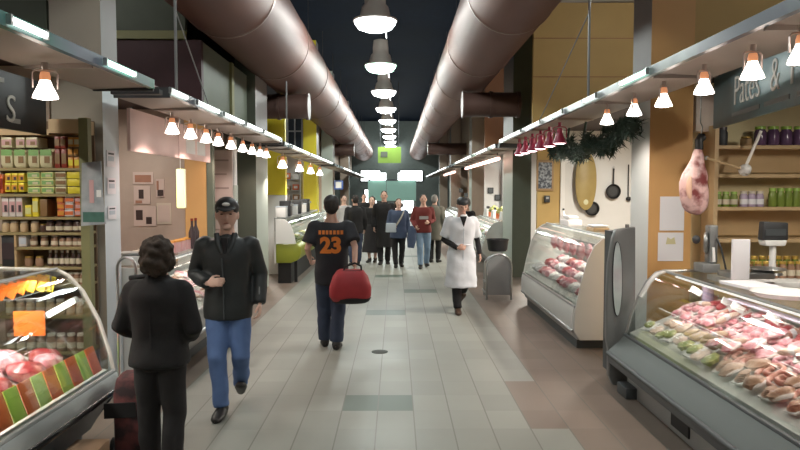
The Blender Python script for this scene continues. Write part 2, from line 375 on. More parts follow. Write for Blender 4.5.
# nearer lamps of the same row that light the foreground (above the frame)
for Y in (-.7, 3.65, 7.98):
    t = T('ceiling_lamp', 'hall lamp of the ceiling row, above the near aisle', 'ceiling lamp', (-.37, Y, CAMZ+3.0), group='hall lamps over the near aisle')
    MB().lathe([(.10,.62), (.17,.60), (.19,.42), (.19,.30), (.24,.24), (.28,.06), (.39,.03), (.39,0), (.0,.02)], seg=24).build('housing', 'housing', t)
    MB().lathe([(.0,-.17), (.18,-.165), (.30,-.125), (.36,-.05), (.37,.0), (.36,.03), (0,.03)], seg=24).build('lens', 'lens', t)
    light('POINT', (0,0,-.34), HALL_NEAR_W, (.92,1,.96), t, .14)
    MB().cyl((0,0,.6), (0,0,6.58-CAMZ-3.0), .012, seg=6).build('drop_rod', 'charcoal', t)
# unseen lamps added over the side bays to brighten the upper walls
for X, Y, W, lab in ((4.4, 9.8, 1.2, 'added fill lamp over the side bay of the pan wall stall'), (4.4, 4.2, .8, 'added fill lamp over the side bay of the near right stall'), (-4.6, 7.6, .5, 'added fill lamp over the side bay of the pink fronted stall'), (-4.6, 3.4, .6, 'added fill lamp over the side bay of the grocery stall'), (4.4, 17, 1, 'added fill lamp over the side bay of the far right stall'), (-4.6, 17.5, .8, 'added fill lamp over the side bay of the yellow post stall')):
    t = T('ceiling_lamp', lab, 'ceiling lamp', (X, Y, 5.3))
    MB().lathe([(.10,.62), (.17,.60), (.19,.42), (.19,.30), (.24,.24), (.28,.06), (.39,.03), (.39,0), (.0,.02)], seg=24).build('housing', 'housing', t)
    MB().lathe([(.0,-.17), (.18,-.165), (.30,-.125), (.36,-.05), (.37,.0), (.36,.03), (0,.03)], seg=24).build('lens', 'lens', t); MB().cyl((0,0,.6), (0,0,1.28), .012, seg=6).build('drop_rod', 'charcoal', t)
    light('POINT', (0,0,-.34), SIDE_W*W, (1,.96,.9), t, .14)
g = T('hanging_sign', 'lime green hanging sign between the ducts far down the hall', 'sign', (0, 0, 0))
a, b_ = at(378, 163, 30), at(401, 147, 30)
MB().b2(a.x, b_.x, 30, 30.06, a.z, b_.z).build('sign_board', M('sign_green', (.25,.42,.06), .5, var=.35, scale=2, emit=.14, ecol=(.35,.6,.08)), g)
for x in (a.x+.1, b_.x-.1): MB().cyl((x,30.03,b_.z), (x,30.03,6.58), .012, seg=6).build('hanger_rod', 'charcoal', g)
MB().b2(a.x+.12, a.x+.42, 29.985, 30, a.z+.25, a.z+.5).build('dark_mark', 'moss', g)
# teal kiosk fascia in the far aisle with two lit light boxes above
k = T('teal_kiosk', 'teal banner fronted kiosk standing at the far end of the aisle', 'kiosk', (0, 38, 0))
a, b_ = at(368, 199, 38), at(416, 181, 38); xm = (a.x+b_.x)/2
for q, (x0, x1) in enumerate(((a.x, a.x+(b_.x-a.x)*.38), (a.x+(b_.x-a.x)*.38+.02, b_.x))):
    MB().b2(x0, x1, 0, .1, a.z-.1, b_.z).build('banner', M('teal_banner_%d' % q, (.50,.86,.75), .6, var=.08, scale=1.5), k)
for x in (a.x+.05, b_.x-.05): MB().b2(x-.05, x+.05, .12, .22, 0, b_.z).build('post', 'steel_dull', k)
MB().b2(a.x, b_.x, .11, .3, b_.z-.05, b_.z+.12).build('top_rail', 'charcoal', k)
for x0, x1 in ((370, 386), (398, 415)):
    c0, c1 = at(x0, 180, 38), at(x1, 173, 38)
    t = tag(MB().b2(c0.x, c1.x, 37.95, 38.09, c0.z, c1.z).build('light_box', M('light_box', (1,1,1), emit=6, ecol=(.95,1,1))), 'white lit light box above the %s half of the teal banner' % ('left' if x0 < 380 else 'right'), 'light box', 'light boxes over the teal kiosk')
# ------------------------------------------------------------------ canopies over the stall fronts
def canopy(label, s, y0, y1, zo, tubes, rods, u0=1.93, edge='canopy_edge', lamps_w=0):
    """local frame: x across, y along, z up; outer edge at s*u0"""
    t = T('stall_canopy', label, 'canopy', (0, y0, zo))
    L = y1 - y0
    P = lambda pts: [(s*(u), z) for u, z in pts]
    MB().prism(P([(u0+.02, .0), (2.42, -.02), (2.42, .015), (u0+.02, .05)]), 0, L).build('underside_panel', 'canopy_panel', t, smooth=0)
    MB().prism(P([(u0, -.012), (u0+.03, -.018), (u0+.03, .06), (u0+.012, .066), (u0, .06)]), 0, L).build('edge_trim', edge, t, smooth=0)
    MB().b2(s*2.36, s*2.42, 0, L, .016, .10).build('back_rail', 'charcoal', t, smooth=0)
    q = .9
    while q < L:
        MB().b2(s*(u0+.03), s*2.4, q-.012, q+.012, -.035, -.005).build('cross_rib', 'canopy_panel', t, smooth=0); q += 1.55
    for a, b_, m in tubes:  # reflections along the canopy edge, shaped as glowing tubes with end pieces
        MB().tube([(s*(u0-.018), a-y0, .024), (s*(u0-.018), b_-y0, .024)], .019, 10).build('edge_glint', m, t)
        MB().b2(s*(u0-.004), s*(u0-.03), a-y0-.02, a-y0, .0, .05).build('glint_end', 'steel', t); MB().b2(s*(u0-.004), s*(u0-.03), b_-y0, b_-y0+.02, .0, .05).build('glint_end', 'steel', t)
    for y, yt, z in rods:
        MB().tube([(s*(u0+.05), y-y0, .05), (s*(u0+.05), yt-y0, z-zo)], .014 if y == yt else .007, 6).build('suspension_rod', 'steel_dull', t)
    for a in (0, L): MB().b2(s*(u0+.01), s*2.42, a-.012, a+.012, -.03, .06).build('end_cap', 'charcoal', t, smooth=0)
    return t
YL = lambda px: 680*1.9/abs(px-396)
canopy('left stall canopy nearest the camera, over the glass meat counter', -1, 2.0, 5.5, 2.70, [(YL(20), YL(53), 'glow_white'), (YL(112), YL(139), 'glint_green')], [], edge='canopy_edge_green')
canopy('left stall canopy carrying the long row of white spot lamps', -1, 5.9, 11.6, 2.70, [(YL(173)+.05, YL(190), 'glow_white'), (YL(201), YL(221), 'glow_white'), (YL(227), YL(245), 'glow_white'), (YL(249), YL(263), 'glow_white'), (YL(266), YL(281), 'glow_white')],
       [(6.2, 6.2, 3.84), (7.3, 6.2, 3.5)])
canopy('left stall canopy in front of the tall yellow posts', -1, 11.85, 21.0, 2.66, [(YL(294), YL(310), 'glow_white'), (YL(312), YL(322), 'glow_white'), (YL(323), YL(333), 'glow_white')], [(12.4, 12.4, 3.84)])
canopy('far left stall canopy beyond the yellow posts', -1, 21.6, 44, 2.66, [(25, 29, 'glow_white'), (32, 38, 'glow_white')], [])
canopy('long right stall canopy reaching over both glass counters', 1, 1.2, 12.8, 2.76, [(YL(644)+.02, YL(618), 'glint_green'), (YL(593), YL(582), 'glow_white'), (YL(560), YL(549), 'glow_white'), (YL(538), YL(526), 'glow_white'), (YL(519), YL(503), 'glow_white')],
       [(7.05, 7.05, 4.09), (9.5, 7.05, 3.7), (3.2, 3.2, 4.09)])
canopy('far right stall canopy with the pink lit strip beneath', 1, 13.3, 24, 2.72, [(YL(486), YL(476), 'glow_white'), (YL(470), YL(455), 'glow_white')], [])
canopy('farthest right stall canopy towards the teal kiosk', 1, 24.6, 44, 2.72, [(26, 32, 'glow_white')], [])
struct('beam', MB().b2(1.95, 2.66, 12.86, 13.1, 2.68, 2.76), 'charcoal', smooth=0)
struct('beam', MB().b2(-1.95, -2.66, 11.65, 11.8, 2.66, 2.74), 'black', smooth=0)
struct('beam', MB().b2(-1.95, -2.35, 5.66, 5.74, 2.67, 2.71), 'charcoal', smooth=0)

# ------------------------------------------------------------------ clip-on spot lamps
def spot_proto(label, loc, group, bulb='bulb', shade='lamp_glow', metal='lamp_metal', sock='socket', cone=True):
    t = T('spot_lamp', label, 'spot lamp', loc, group=group)     # origin: under the canopy panel, lamp hangs down
    MB().cyl((0,0,0), (0,0,-.055), .022, seg=10).build('mount', metal, t)
    MB().tube([(0,0,-.05), (-.068,0,-.06), (-.085,0,-.08), (-.085,0,-.19)], .008, 6).tube([(0,0,-.05), (.068,0,-.06), (.085,0,-.08), (.085,0,-.19)], .008, 6).build('yoke', metal, t)
    MB().lathe([(.0,-.07), (.030,-.07), (.038,-.10), (.036,-.14), (0,-.14)], seg=16).build('socket', sock, t)
    if cone:
        MB().lathe([(.036,-.13), (.05,-.17), (.082,-.235), (.090,-.262), (.086,-.264), (.076,-.235), (.045,-.17), (.03,-.135)], seg=20, cap=False).build('shade', shade, t)
    MB().lathe([(.0,-.14), (.034,-.15), (.05,-.19), (.074,-.245), (.072,-.262), (.04,-.272), (0,-.275)], seg=18).build('bulb', bulb, t)
    return t
right_names = ['spot lamp nearest the camera under the long right canopy', 'spot lamp hanging in front of the ampersand of the stall sign', 'spot lamp over the left end of the teal stall sign',
               'smaller spot lamp half lit beside the orange pier', 'spot lamp in front of the pale edge of the orange pier', 'spot lamp just beyond the orange pier by the fir garland']
s0 = None
for i, (px, py) in enumerate(((798, 42), (750, 60), (702, 80), (662, 95), (633, 101), (606, 116))):
    Y = 680*2.08/(px-396)
    loc = (2.08, Y, 2.725)
    if s0 is None: s0 = spot_proto(right_names[0], loc, 'spot lamps under the right canopy')
    else: s0b = dup(s0, loc, .25*i, right_names[i])
    if i == 0: s0.scale = (.74,)*3
    light('SPOT', (2.08, Y, 2.43), SPOT_W, (1,.86,.74), None, .05, (0, -.25, 0), 150).name = 'lamp_light'
left_names = ['nearest of the row of white spot lamps before the pink header board', 'second of the white spot lamps before the pink header board', 'third of the white spot lamps before the pink header board', 'fourth of the white spot lamps, at the end of the pink header board',
              'fifth white spot lamp of the row, over the menu board', 'sixth white spot lamp of the row, beyond the menu board', 'seventh white spot lamp of the row, before the green pillar', 'eighth white spot lamp of the row, before the green pillar', 'last white spot lamp of the row, before the first yellow post']
for i, px in enumerate((174, 192, 207.6, 219.5, 232, 243.6, 253, 261, 267)):
    Y = 680*2.22/(396-px)
    dup(s0, (-2.22, Y, 2.645), .3*i, left_names[i], 'row of white spot lamps under the left canopy', .78)
    if i % 2 == 0: light('SPOT', (-2.22, Y, 2.35), SPOT_W*1.5, (1,.74,.66), None, .05, (0, .2, 0), 150)
t = dup(s0, (-2.14, 4.2, 2.655), .5, 'single spot lamp with square yoke beside the black sign', 'lamp over the near left counter', .82)
light('SPOT', (-2.14, 4.2, 2.33), SPOT_W*1.3, (1,.84,.72), None, .05, (0, .2, 0), 150)
for i, (px, lab) in enumerate(((283, 'starry bright lamp between the two yellow posts'), (300, 'reddish lamp between the two yellow posts'), (311, 'bright lamp before the second yellow post'), (320, 'bright double lamp right of the second yellow post'))):
    Y = 680*2.2/(396-px); dup(s0, (-2.2, Y, 2.60), .4*i, lab, 'lamps before the yellow posts', 1.1)
    light('SPOT', (-2.2, Y, 2.15), SPOT_W*2, (1,.85,.75), None, .05, (0, .2, 0), 150)
r0 = None
for i, px in enumerate((559, 549, 540, 532, 525, 519)):
    Y = 680*2.05/(px-396); loc = (2.05, Y, 2.725)
    lab = ('red shaded lamp nearest the fir garland', 'second red shaded lamp from the fir garland', 'third red shaded lamp from the fir garland', 'fourth red shaded lamp from the fir garland', 'fifth red shaded lamp from the fir garland', 'red shaded lamp farthest from the fir garland')[i]
    if r0 is None: r0 = spot_proto(lab, loc, 'red shaded lamps over the far glass counter', 'bulb_red', 'magenta', 'magenta', 'magenta')
    else: dup(r0, loc, .3*i, lab)
    if i % 2 == 0: light('SPOT', (2.05, Y, 2.43), SPOT_W, (1,.75,.72), None, .05, (0, -.25, 0), 150)
# pink tube strip under the far right canopies
for i, (y0, y1, lab) in enumerate(((14.6, 21.5, 'long pink glowing tube under the far right canopy'), (25.5, 31, 'pink glowing tube under the farthest right canopy'))):
    t = T('hanging_tube_lamp', lab, 'tube lamp', (2.2, y0, 2.55), group='pink tubes on the right')
    MB().tube([(0,0,0), (0,y1-y0,0)], .035, 10).build('tube', 'tube_pink', t); MB().b2(-.05, .05, 0, y1-y0, .035, .07).build('batten', 'white', t)
    for q in (.2, y1-y0-.2): MB().cyl((0,q,.07), (0,q,.135), .012, seg=6).build('hook', 'charcoal', t)
# added fill battens under the stall ceilings, unseen from the aisle, brightening the stalls
for i, (x, y, W, lab) in enumerate(((3.7, 4.6, 1.9, 'added fill batten on the ceiling of the near right stall'), (3.9, 9.6, 9.5, 'added fill batten on the ceiling of the pan hung stall'), (-3.6, 4.3, 1.8, 'added fill batten on the ceiling of the grocery stall'),
                         (-3.5, 7.8, 1.6, 'added fill batten on the ceiling of the pink fronted stall'), (-3.4, 16.5, 5, 'added fill batten on the ceiling of the yellow post stall'), (3.6, 16.8, 10, 'added fill batten on the ceiling of the far right stall'), (-3.4, 24, 7, 'added fill batten on the ceiling of the far left stall'), (3.5, 24, 7, 'added fill batten on the ceiling of the farthest right stall'))):
    t = T('fill_batten', lab, 'ceiling lamp', (x, y, 2.90))
    MB().b2(-.06, .06, -.7, .7, .02, .078).build('batten', 'white', t); MB().tube([(0,-.66,0), (0,.66,0)], .02, 8).build('tube', 'glow_white', t)
    light('AREA', (0,0,-.05), STALL_W*W, (1,.93,.82), t, .12, size_y=1.3)

# ------------------------------------------------------------------ glass counters
def counter(label, s, y0, y1, fascia, glass, topu, zt, backu, deck, plinth, mats, ends=('glass', 'panel'), group=None, kick='case_dark', panel_mat='case_pale', back=None, watt=1, tube=True):
    t = T('display_counter', label, 'counter', (0, y0, 0), group=group); L = y1 - y0
    P = lambda pts: [(s*u, z) for u, z in pts]
    fb, ft = fascia[0], fascia[-1]
    MB().b2(s*plinth[0], s*(backu-.05), .1, L-.1, 0, plinth[1]).build('plinth', kick, t, smooth=0)
    MB().prism(P([(plinth[0]-.02, plinth[1]), (fb[0]+.03, fb[1]+.0), (ft[0]+.03, ft[1]-.02), (backu, ft[1]-.02), (backu, plinth[1])]), .012, L-.012).build('tank', mats[1], t, smooth=0)
    MB().strip(P(fascia), 0, L, .03).build('fascia', mats[0], t, smooth=30)
    MB().tube([(s*(fb[0]-.005), 0, fb[1]), (s*(fb[0]-.005), L, fb[1])], .024, 10).build('bumper_rail', mats[2], t)
    MB().tube([(s*(ft[0]), 0, ft[1]+.01), (s*(ft[0]), L, ft[1]+.01)], .018, 8).build('glass_channel', mats[3], t)
    MB().prism(P([(deck[0][0], deck[0][1]), (deck[1][0], deck[1][1]), (deck[1][0], deck[1][1]-.03), (deck[0][0], deck[0][1]-.03)]), .03, L-.03).build('deck', 'deck', t, smooth=0)
    MB().strip(P(glass), .01, L-.01, .008).build('front_glass', 'glass', t, smooth=60)
    MB().prism(P([(glass[-1][0], zt-.006), (topu, zt-.006), (topu, zt+.008), (glass[-1][0], zt+.008)]), .01, L-.01).build('top_glass', 'glass', t, smooth=0)
    MB().tube([(s*glass[-1][0], 0, zt), (s*glass[-1][0], L, zt)], .012, 8).build('ridge_rail', 'steel', t)
    MB().b2(s*(backu-.02), s*backu, .02, L-.02, plinth[1], zt-.25).build('back_panel', back or mats[1], t, smooth=0)
    for yy in (0, L):
        for q in (glass[-1], (topu, zt)): pass
    out = [(fb[0], fb[1])] + list(fascia[1:]) + list(glass) + [(topu, zt), (backu, zt-.02), (backu, plinth[1]), (plinth[0], plinth[1])]
    gl = list(glass) + [(topu, zt), (topu, glass[0][1])]
    for yy, kind in ((0, ends[0]), (L, ends[1])):
        d = .014 if yy else -.014
        if kind == 'panel':
            MB().prism(P(out), yy, yy+d*2).build('end_panel', panel_mat, t, smooth=0, bevel=.006)
        else:
            MB().prism(P(gl), yy, yy+d*.5).build('end_glass', 'glass', t, smooth=0)
            MB().tube([(s*u, yy+d*.5, z) for u, z in list(glass)+[(topu, zt)]], .013, 8).build('end_frame', mats[4], t)
            low = [(fb[0], fb[1])] + list(fascia[1:]) + [(topu, ft[1]), (backu, ft[1]), (backu, plinth[1]), (plinth[0], plinth[1])]
            MB().prism(P(low), yy, yy+d*2).build('end_panel', mats[1], t, smooth=0)
    if tube: MB().tube([(s*(glass[-1][0]+.06), .15, zt-.035), (s*(glass[-1][0]+.06), L-.15, zt-.035)], .012, 8).build('fill_tube', 'fill_soft', t)  # added fill: soft tube here, area light below, brightening the goods
    light('AREA', (s*(glass[-1][0]+.07), L/2, zt-.06), CASE_W*L*watt, (1,.93,.86), t, .06, size_y=L-.4, rot=(0, 0, 0))
    return t
GR = [(2.17,.50), (2.19,.56), (2.225,.70), (2.29,.88), (2.37,1.02), (2.45,1.10), (2.52,1.12)]
rc = counter('long glass meat counter with grey green fascia, nearest on the right', 1, 2.3, 6.36, [(2.015,.335), (2.03,.36), (2.12,.44), (2.17,.50)], GR, 2.98, 1.12, 3.05, [(2.20,.54), (2.95,.86)], (2.16,.22),
        ('case_grey', 'case_panel', 'case_dark', 'case_dark', 'steel'), ('panel', 'glass'), kick='case_panel')
MB().strip(GR[3:] + [(2.62,1.125)], 3.98, 4.05, .012).build('corner_reflection', 'white', rc, smooth=60)  # reflection of a white panel, modelled as a strip on the glass
for y in (.9, 2.6): MB().b2(2.148, 2.162, y, y+.32, .05, .19).build('vent', 'black', rc)
MB().b2(1.998, 2.03, .02, 4.04, .262, .322).build('lower_band', 'case_dark', rc, bevel=.006)
MB().b2(2.06, 2.2, 3.7, 3.95, 0, .10).build('foot', 'case_dark', rc, bevel=.01)
GF = [(2.10,.50), (2.13,.66), (2.17,.84), (2.23,1.06), (2.31,1.23), (2.40,1.31), (2.48,1.335)]
counter('glass counter with a plain pale end panel before the pan wall', 1, 7.9, 11.15, [(2.085,.22), (2.08,.34), (2.085,.44), (2.10,.50)], GF, 2.80, 1.34, 2.92, [(2.13,.54), (2.75,.78)], (2.15,.12),
        ('case_pale', 'case_panel', 'steel', 'steel', 'steel'), ('panel', 'panel'), panel_mat='case_pale', watt=.30)
GL = [(2.03,.57), (2.06,.72), (2.13,.95), (2.24,1.16), (2.34,1.27), (2.42,1.31)]
counter('glass meat counter with red and green tag strip, nearest on the left', -1, 2.2, 4.84, [(1.98,.47), (1.985,.50), (2.0,.54), (2.03,.57)], GL, 2.85, 1.32, 2.95, [(2.06,.60), (2.8,.72)], (2.22,.16),
        ('rail_grey', 'case_dark', 'black_gloss', 'rail_grey', 'lamp_shade'), ('panel', 'glass'), back='glass', tube=False, watt=3)
GM = [(2.06,.62), (2.09,.75), (2.16,.95), (2.26,1.08), (2.36,1.13), (2.42,1.14)]
counter('glass counter of sliced meats under the pink header board', -1, 6.45, 8.9, [(2.02,.42), (2.03,.46), (2.05,.55), (2.06,.62)], GM, 2.74, 1.15, 2.86, [(2.09,.64), (2.7,.86)], (2.3,.12),
        ('steel', 'case_panel', 'steel', 'steel', 'steel'), ('panel', 'panel'))
# upright grey end with an oval window, between the two right counters
t = T('cold_cabinet', 'slim grey upright cold cabinet with an oval side window before the orange pier', 'cabinet', (0, 0, 0))
c = lambda px, py: (at(px, py, 6.6).x, at(px, py, 6.6).z)
out = [c(*p) for p in ((611,386), (605,372), (605,348), (603,336), (603,300), (605,262), (609,238), (612,229), (631,226), (631,388))]
MB().prism(out, 6.47, 6.56).build('side_panel', 'case_upright', t, bevel=.012)
ov = [c(612.5+4.6*math.cos(a)*(1 if math.cos(a) > 0 else .9), 277+36*math.sin(a)) for a in [2*PI*k/28 for k in range(28)]]
MB().prism(ov, 6.452, 6.468).build('oval_window', M('oval_glass', (.40,.47,.47), .08, .2, var=.35, scale=5), t)
cx, cz = c(612.5, 277)
MB().tube([(p[0], 6.46, p[1]) for p in ov], .008, 6, closed=True).build('window_seal', 'black', t)
MB().b2(out[8][0]-.20, out[8][0]-.005, 6.565, 6.78, .1, out[7][1]-.02).build('cabinet_body', 'case_dark', t)
MB().cyl((cx+.1, 6.5, out[7][1]), (cx+.1, 6.5, out[7][1]+.05), .018).build('top_knob', 'steel_dull', t)
MB().b2(cx+.02, out[8][0]-.005, 6.5, 6.7, 0, out[0][1]+.02).build('foot', 'black', t)
# ------------------------------------------------------------------ shelves and goods: grocery stall on the left
def single(name, mb, m, label, cat, loc, rz=0, group=None, **k): return tag(mb.build(name, m, loc=loc, rz=rz, **k), label, cat, group)
SY = 5.72
lx = lambda px, Y=SY: at(px, 190, Y).x
lz = lambda py, Y=SY: at(100, py, Y).z
sh = T('grocery_shelves', 'tall tan grocery shelving filled with packets, boxes and jars on the left', 'shelving', (0, SY, 0))
x0, x1 = -3.46, lx(81)
MB().b2(x0, x1, .27, .29, 0, lz(118)).build('back_board', M('shelf_back', (.20,.13,.08), .7, var=.15), sh)
for py in (168, 194, 217, 232.5, 247, 267, 285, 316, 352): MB().b2(lx(13) if py == 247 else x0, x1, 0, .27, lz(py)-.022, lz(py)).build('shelf', 'shelf_olive', sh, smooth=0)
MB().b2(x1, x1+.075, -.02, .05, 0, lz(118)).build('side_post', 'olive', sh, smooth=0)
MB().b2(lx(12.5), lx(14.5), 0, .27, lz(267), lz(232.5)-.022).build('divider', 'wood_light', sh, smooth=0)
MB().b2(lx(50), x1, 0, .27, lz(133), lz(119)).build('header_board', 'wood_light', sh, smooth=0)
MB().b2(x0, lx(50), .0, .27, lz(135), lz(129)).build('header_board', 'wood_light', sh, smooth=0)
PK = 0
def pack(px0, px1, py0, py1, cols, label, group, depth=.16, bag=False, cat='packet', name='food_packet'):
    """one packet standing on its shelf: body with a printed band and a label patch"""
    global PK; PK += 1
    w, h = lx(px1)-lx(px0)-.006, lz(py0)-lz(py1)-.002
    t = T(name, label, cat, (lx((px0+px1)/2), SY+.02+depth/2, lz(py1)+.001), rnd.uniform(-.04, .04), group)
    if bag:
        MB().rings([[(sx*w/2*q, sy*depth/2*d, z) for sx, sy in ((-1,-1),(1,-1),(1,1),(-1,1))] for q, d, z in ((.86,.8,0), (1,1,h*.2), (1,1,h*.7), (.97,.35,h*.93), (.97,.1,h))]).build('bag', cols[0], t, bevel=.006)
    else: MB().box((0,0,h/2), (w, depth, h)).build('box', cols[0], t, bevel=.002)
    if len(cols) > 1: MB().box((0, -depth/2-.0015, h*.78 if bag else h*.5), (w*.9, .003, h*.3 if bag else h*.55)).build('printed_band', cols[1], t, smooth=0)
    if len(cols) > 2: MB().box((w*.1, -depth/2-.0025, h*.42), (w*.42, .003, h*.34)).build('picture', cols[2], t, smooth=0)
    return t
for n, c in (('p_pale', (.62,.58,.38)), ('p_green', (.22,.42,.14)), ('p_red', (.25,.035,.02)), ('p_orange', (.66,.30,.05)), ('p_yellow', (.78,.66,.05)), ('p_lemon', (.66,.66,.28)), ('p_white', (.66,.62,.60)), ('p_pink', (.60,.36,.36)), ('p_brown', (.24,.14,.06)), ('p_rust', (.66,.17,.06)), ('p_dark', (.06,.045,.05))): M(n, c, .4, var=.08)
for a, b_ in ((0, 12.5), (13, 25.5), (27, 38.5), (39, 52)): pack(a, b_, 148, 168, ('p_pale', 'p_green', 'p_brown'), 'pale bag with a green top band in the bottom row of the top grocery shelf', 'pale green topped bags on the top shelf', bag=True)
for a, b_ in ((1, 12), (15.5, 25), (26, 38)): pack(a, b_, 137, 147.5, ('p_pale', 'p_pink', 'p_brown'), 'small pale packet lying on top of the green topped bags', 'small pale packets on the top shelf')
for a in (54, 60.3):
    pack(a, a+6, 149, 168, ('p_red', 'p_brown'), 'dark red packet in the lower pile of the top grocery shelf', 'dark red packets below'); pack(a, a+6, 136, 148.5, ('p_red', 'p_brown'), 'dark red packet in the upper pile of the top grocery shelf', 'dark red packets above')
for a in (67.5, 73.3):
    pack(a, a+5.6, 157, 168, ('p_orange', 'p_yellow'), 'orange packet at the foot of the pile by the shelf post', 'orange packets at the pile foot'); pack(a, a+5.6, 147, 156.5, ('p_brown', 'p_orange'), 'brown and orange packet in the middle of the pile by the shelf post', 'brown packets mid pile'); pack(a, a+5.6, 137, 146.5, ('p_orange', 'p_pale'), 'orange packet on top of the pile by the shelf post', 'orange packets at the pile top')
for py in (173, 182.7):
    for a in (3.5, 10.2, 17): pack(a, a+6.4, py, py+9.3, ('p_yellow', 'p_orange', 'p_dark'), 'yellow printed box in the block left of the lemon cartons', 'yellow boxes on the second shelf', name='food_box', cat='box')
for a in (-4, -.5): pack(a-.5, a+2.9, 174, 193.5, ('p_rust', 'p_red'), 'narrow red box at the open end of the second grocery shelf', 'narrow red boxes', name='food_box', cat='box')
for py in (171.5, 179, 186.6):
    for a in (26, 39.8): pack(a, a+13.4, py, py+7.1, ('p_lemon', 'p_green', 'p_pale'), 'flat lemon yellow carton in the stack at the middle of the second shelf', 'lemon cartons', name='food_carton', cat='carton')
    pack(54, 65.5, py, py+7.1, ('p_pale', 'p_brown'), 'flat greyish carton between the lemon cartons and the plain yellow boxes', 'greyish cartons', name='food_carton', cat='carton')
    pack(66, 79.5, py, py+7.1, ('p_yellow',), 'plain bright yellow flat box against the shelf post', 'plain yellow flat boxes', name='food_carton', cat='carton')
for a in (-.5, 6.7, 13.9): pack(a, a+6.8, 197, 216.8, ('p_white', 'p_pink', 'p_dark'), 'pinkish white packet with a dark figure on the third grocery shelf', 'pinkish white packets')
pack(23, 30, 205, 216.8, ('p_yellow', 'p_lemon'), 'low yellow tin box on the third grocery shelf', None, name='food_box', cat='box'); pack(30.5, 37, 196.5, 216.8, ('p_yellow', 'p_lemon'), 'tall yellow box beside the low yellow tin box', None, name='food_box', cat='box')
pack(38, 46, 199, 216.8, ('p_brown',), 'olive brown box right of the tall yellow box', None, name='food_box', cat='box')
for py in (196.5, 203.2, 209.9):
    pack(55, 62.5, py, py+6.6, ('p_rust', 'p_orange'), 'red orange packet in the left pile of the third shelf', 'red orange packets, left pile'); pack(63, 72.5, py, py+6.6, ('p_white', 'p_rust'), 'white and red packet in the middle pile of the third shelf', 'white and red packets'); pack(73, 79.5, py, py+6.6, ('p_rust', 'p_pink'), 'red packet against the post on the third shelf', 'red packets by the post')
pack(-2, 11.5, 236, 266.5, ('charcoal', 'p_dark'), 'dark grey box standing left of the jar shelf divider', None, name='food_box', cat='box')
pack(15.5, 24, 235.5, 246.8, ('p_white', 'paper_blue'), 'small white tub beside the wooden shelf divider', None, name='food_tub', cat='tub')
# jars
M('jar_glass', (.33,.20,.13), .12, var=.2); M('jar_dark', (.085,.05,.04), .12); M('jar_pale', (.58,.44,.27), .15); M('lid_pale', (.66,.60,.50), .3); M('lid_gold', (.62,.42,.10), .3, .6); M('lid_dark', (.07,.05,.06), .3); M('lid_green', (.30,.48,.08), .35); M('jar_purple', (.11,.06,.12), .2); M('jar_green', (.19,.26,.05), .2); M('jar_lilac', (.42,.34,.46), .25); M('jar_label', (.62,.55,.42), .6)
def jar(label, cat, loc, r, h, body, lid, group, lab=None, name='jar', bottle=False):
    t = T(name, label, cat, loc, rnd.uniform(0, 6), group)
    if bottle: pr = [(0,0), (r*.95,0), (r,h*.04), (r,h*.5), (r*.45,h*.68), (r*.38,h*.9), (0,h*.9)]
    else: pr = [(0,0), (r*.92,0), (r,h*.06), (r,h*.68), (r*.78,h*.80), (r*.78,h*.84), (0,h*.84)]
    MB().lathe(pr, seg=14).build('glass_body', body, t)
    k = .5 if bottle else .86
    MB().lathe([(0,h*.84), (r*k,h*.84), (r*k,h*.985), (r*k*.94,h), (0,h)], seg=14).build('lid', lid, t)
    if lab: MB().lathe([(r*1.012,h*.16), (r*1.012,h*.5)], seg=14, cap=False).build('paper_label', lab, t)
    return t
def jar_row(pxs, py, r, h, body, lid, label, group, lab=None, y=None, bottle=False, name='jar', Y=SY, X=lx, Z=lz):
    first = None
    for px in pxs:
        loc = (X(px), (Y + .06) if y is None else y, Z(py)+.0015)
        if first is None: first = jar(label, 'bottle' if bottle else 'jar', loc, r, h, body, lid, group, lab, 'bottle' if bottle else name, bottle)
        else: dup(first, loc, rnd.uniform(0, 6))
jar_row([1, 9.5, 19.5, 30.5], 232.5, .034, .095, 'jar_pale', 'lid_pale', 'pale filled jar with a cream lid on the first jar shelf', 'pale jars on the first jar shelf')
jar_row([39], 232.5, .03, .07, 'jar_dark', 'lid_gold', 'squat dark jar standing between the pale and the dark lidded jars', None)
jar_row([46, 55.5, 64.5, 73.5, 79], 232.5, .036, .10, 'jar_dark', 'lid_dark', 'dark jar with a pale paper label on the first jar shelf', 'dark labelled jars on the first jar shelf', 'jar_label')
jar_row([29, 39.5, 50], 247, .030, .095, 'jar_glass', 'lid_pale', 'reddish jar with a cream lid on the second jar shelf', 'reddish jars on the second jar shelf', 'jar_label')
jar_row([58.5, 65, 72, 77.5], 247, .031, .085, 'jar_glass', 'lid_dark', 'brown jar with a dark lid on the second jar shelf', 'brown jars on the second jar shelf', 'jar_label')
jar_row([23, 34], 267, .033, .085, 'jar_glass', 'lid_gold', 'squat amber jar set apart on the third jar shelf', 'amber jars on the third jar shelf')
jar_row([45, 51, 57, 62.5, 68, 74, 79.5], 267, .022, .135, 'jar_dark', 'lid_pale', 'slim dark bottle with a pale cap on the third jar shelf', 'slim bottles on the third jar shelf', 'jar_label', bottle=True)
for py, g in ((316, 'upper'), (352, 'lower')):
    jar_row([3+10.2*k for k in range(8)], py, .036, .135 if py < 330 else .15, 'jar_pale' if py < 330 else 'jar_glass', 'lid_pale', 'tall pale jar on the %s shelf seen through the meat counter' % g, 'jars on the %s shelf behind the counter' % g, 'jar_label')
jar_row([66, 72, 78], 285, .03, .10, 'jar_glass', 'lid_pale', 'amber jar by the post, just above the counter top', 'amber jars above the counter top', 'jar_label')
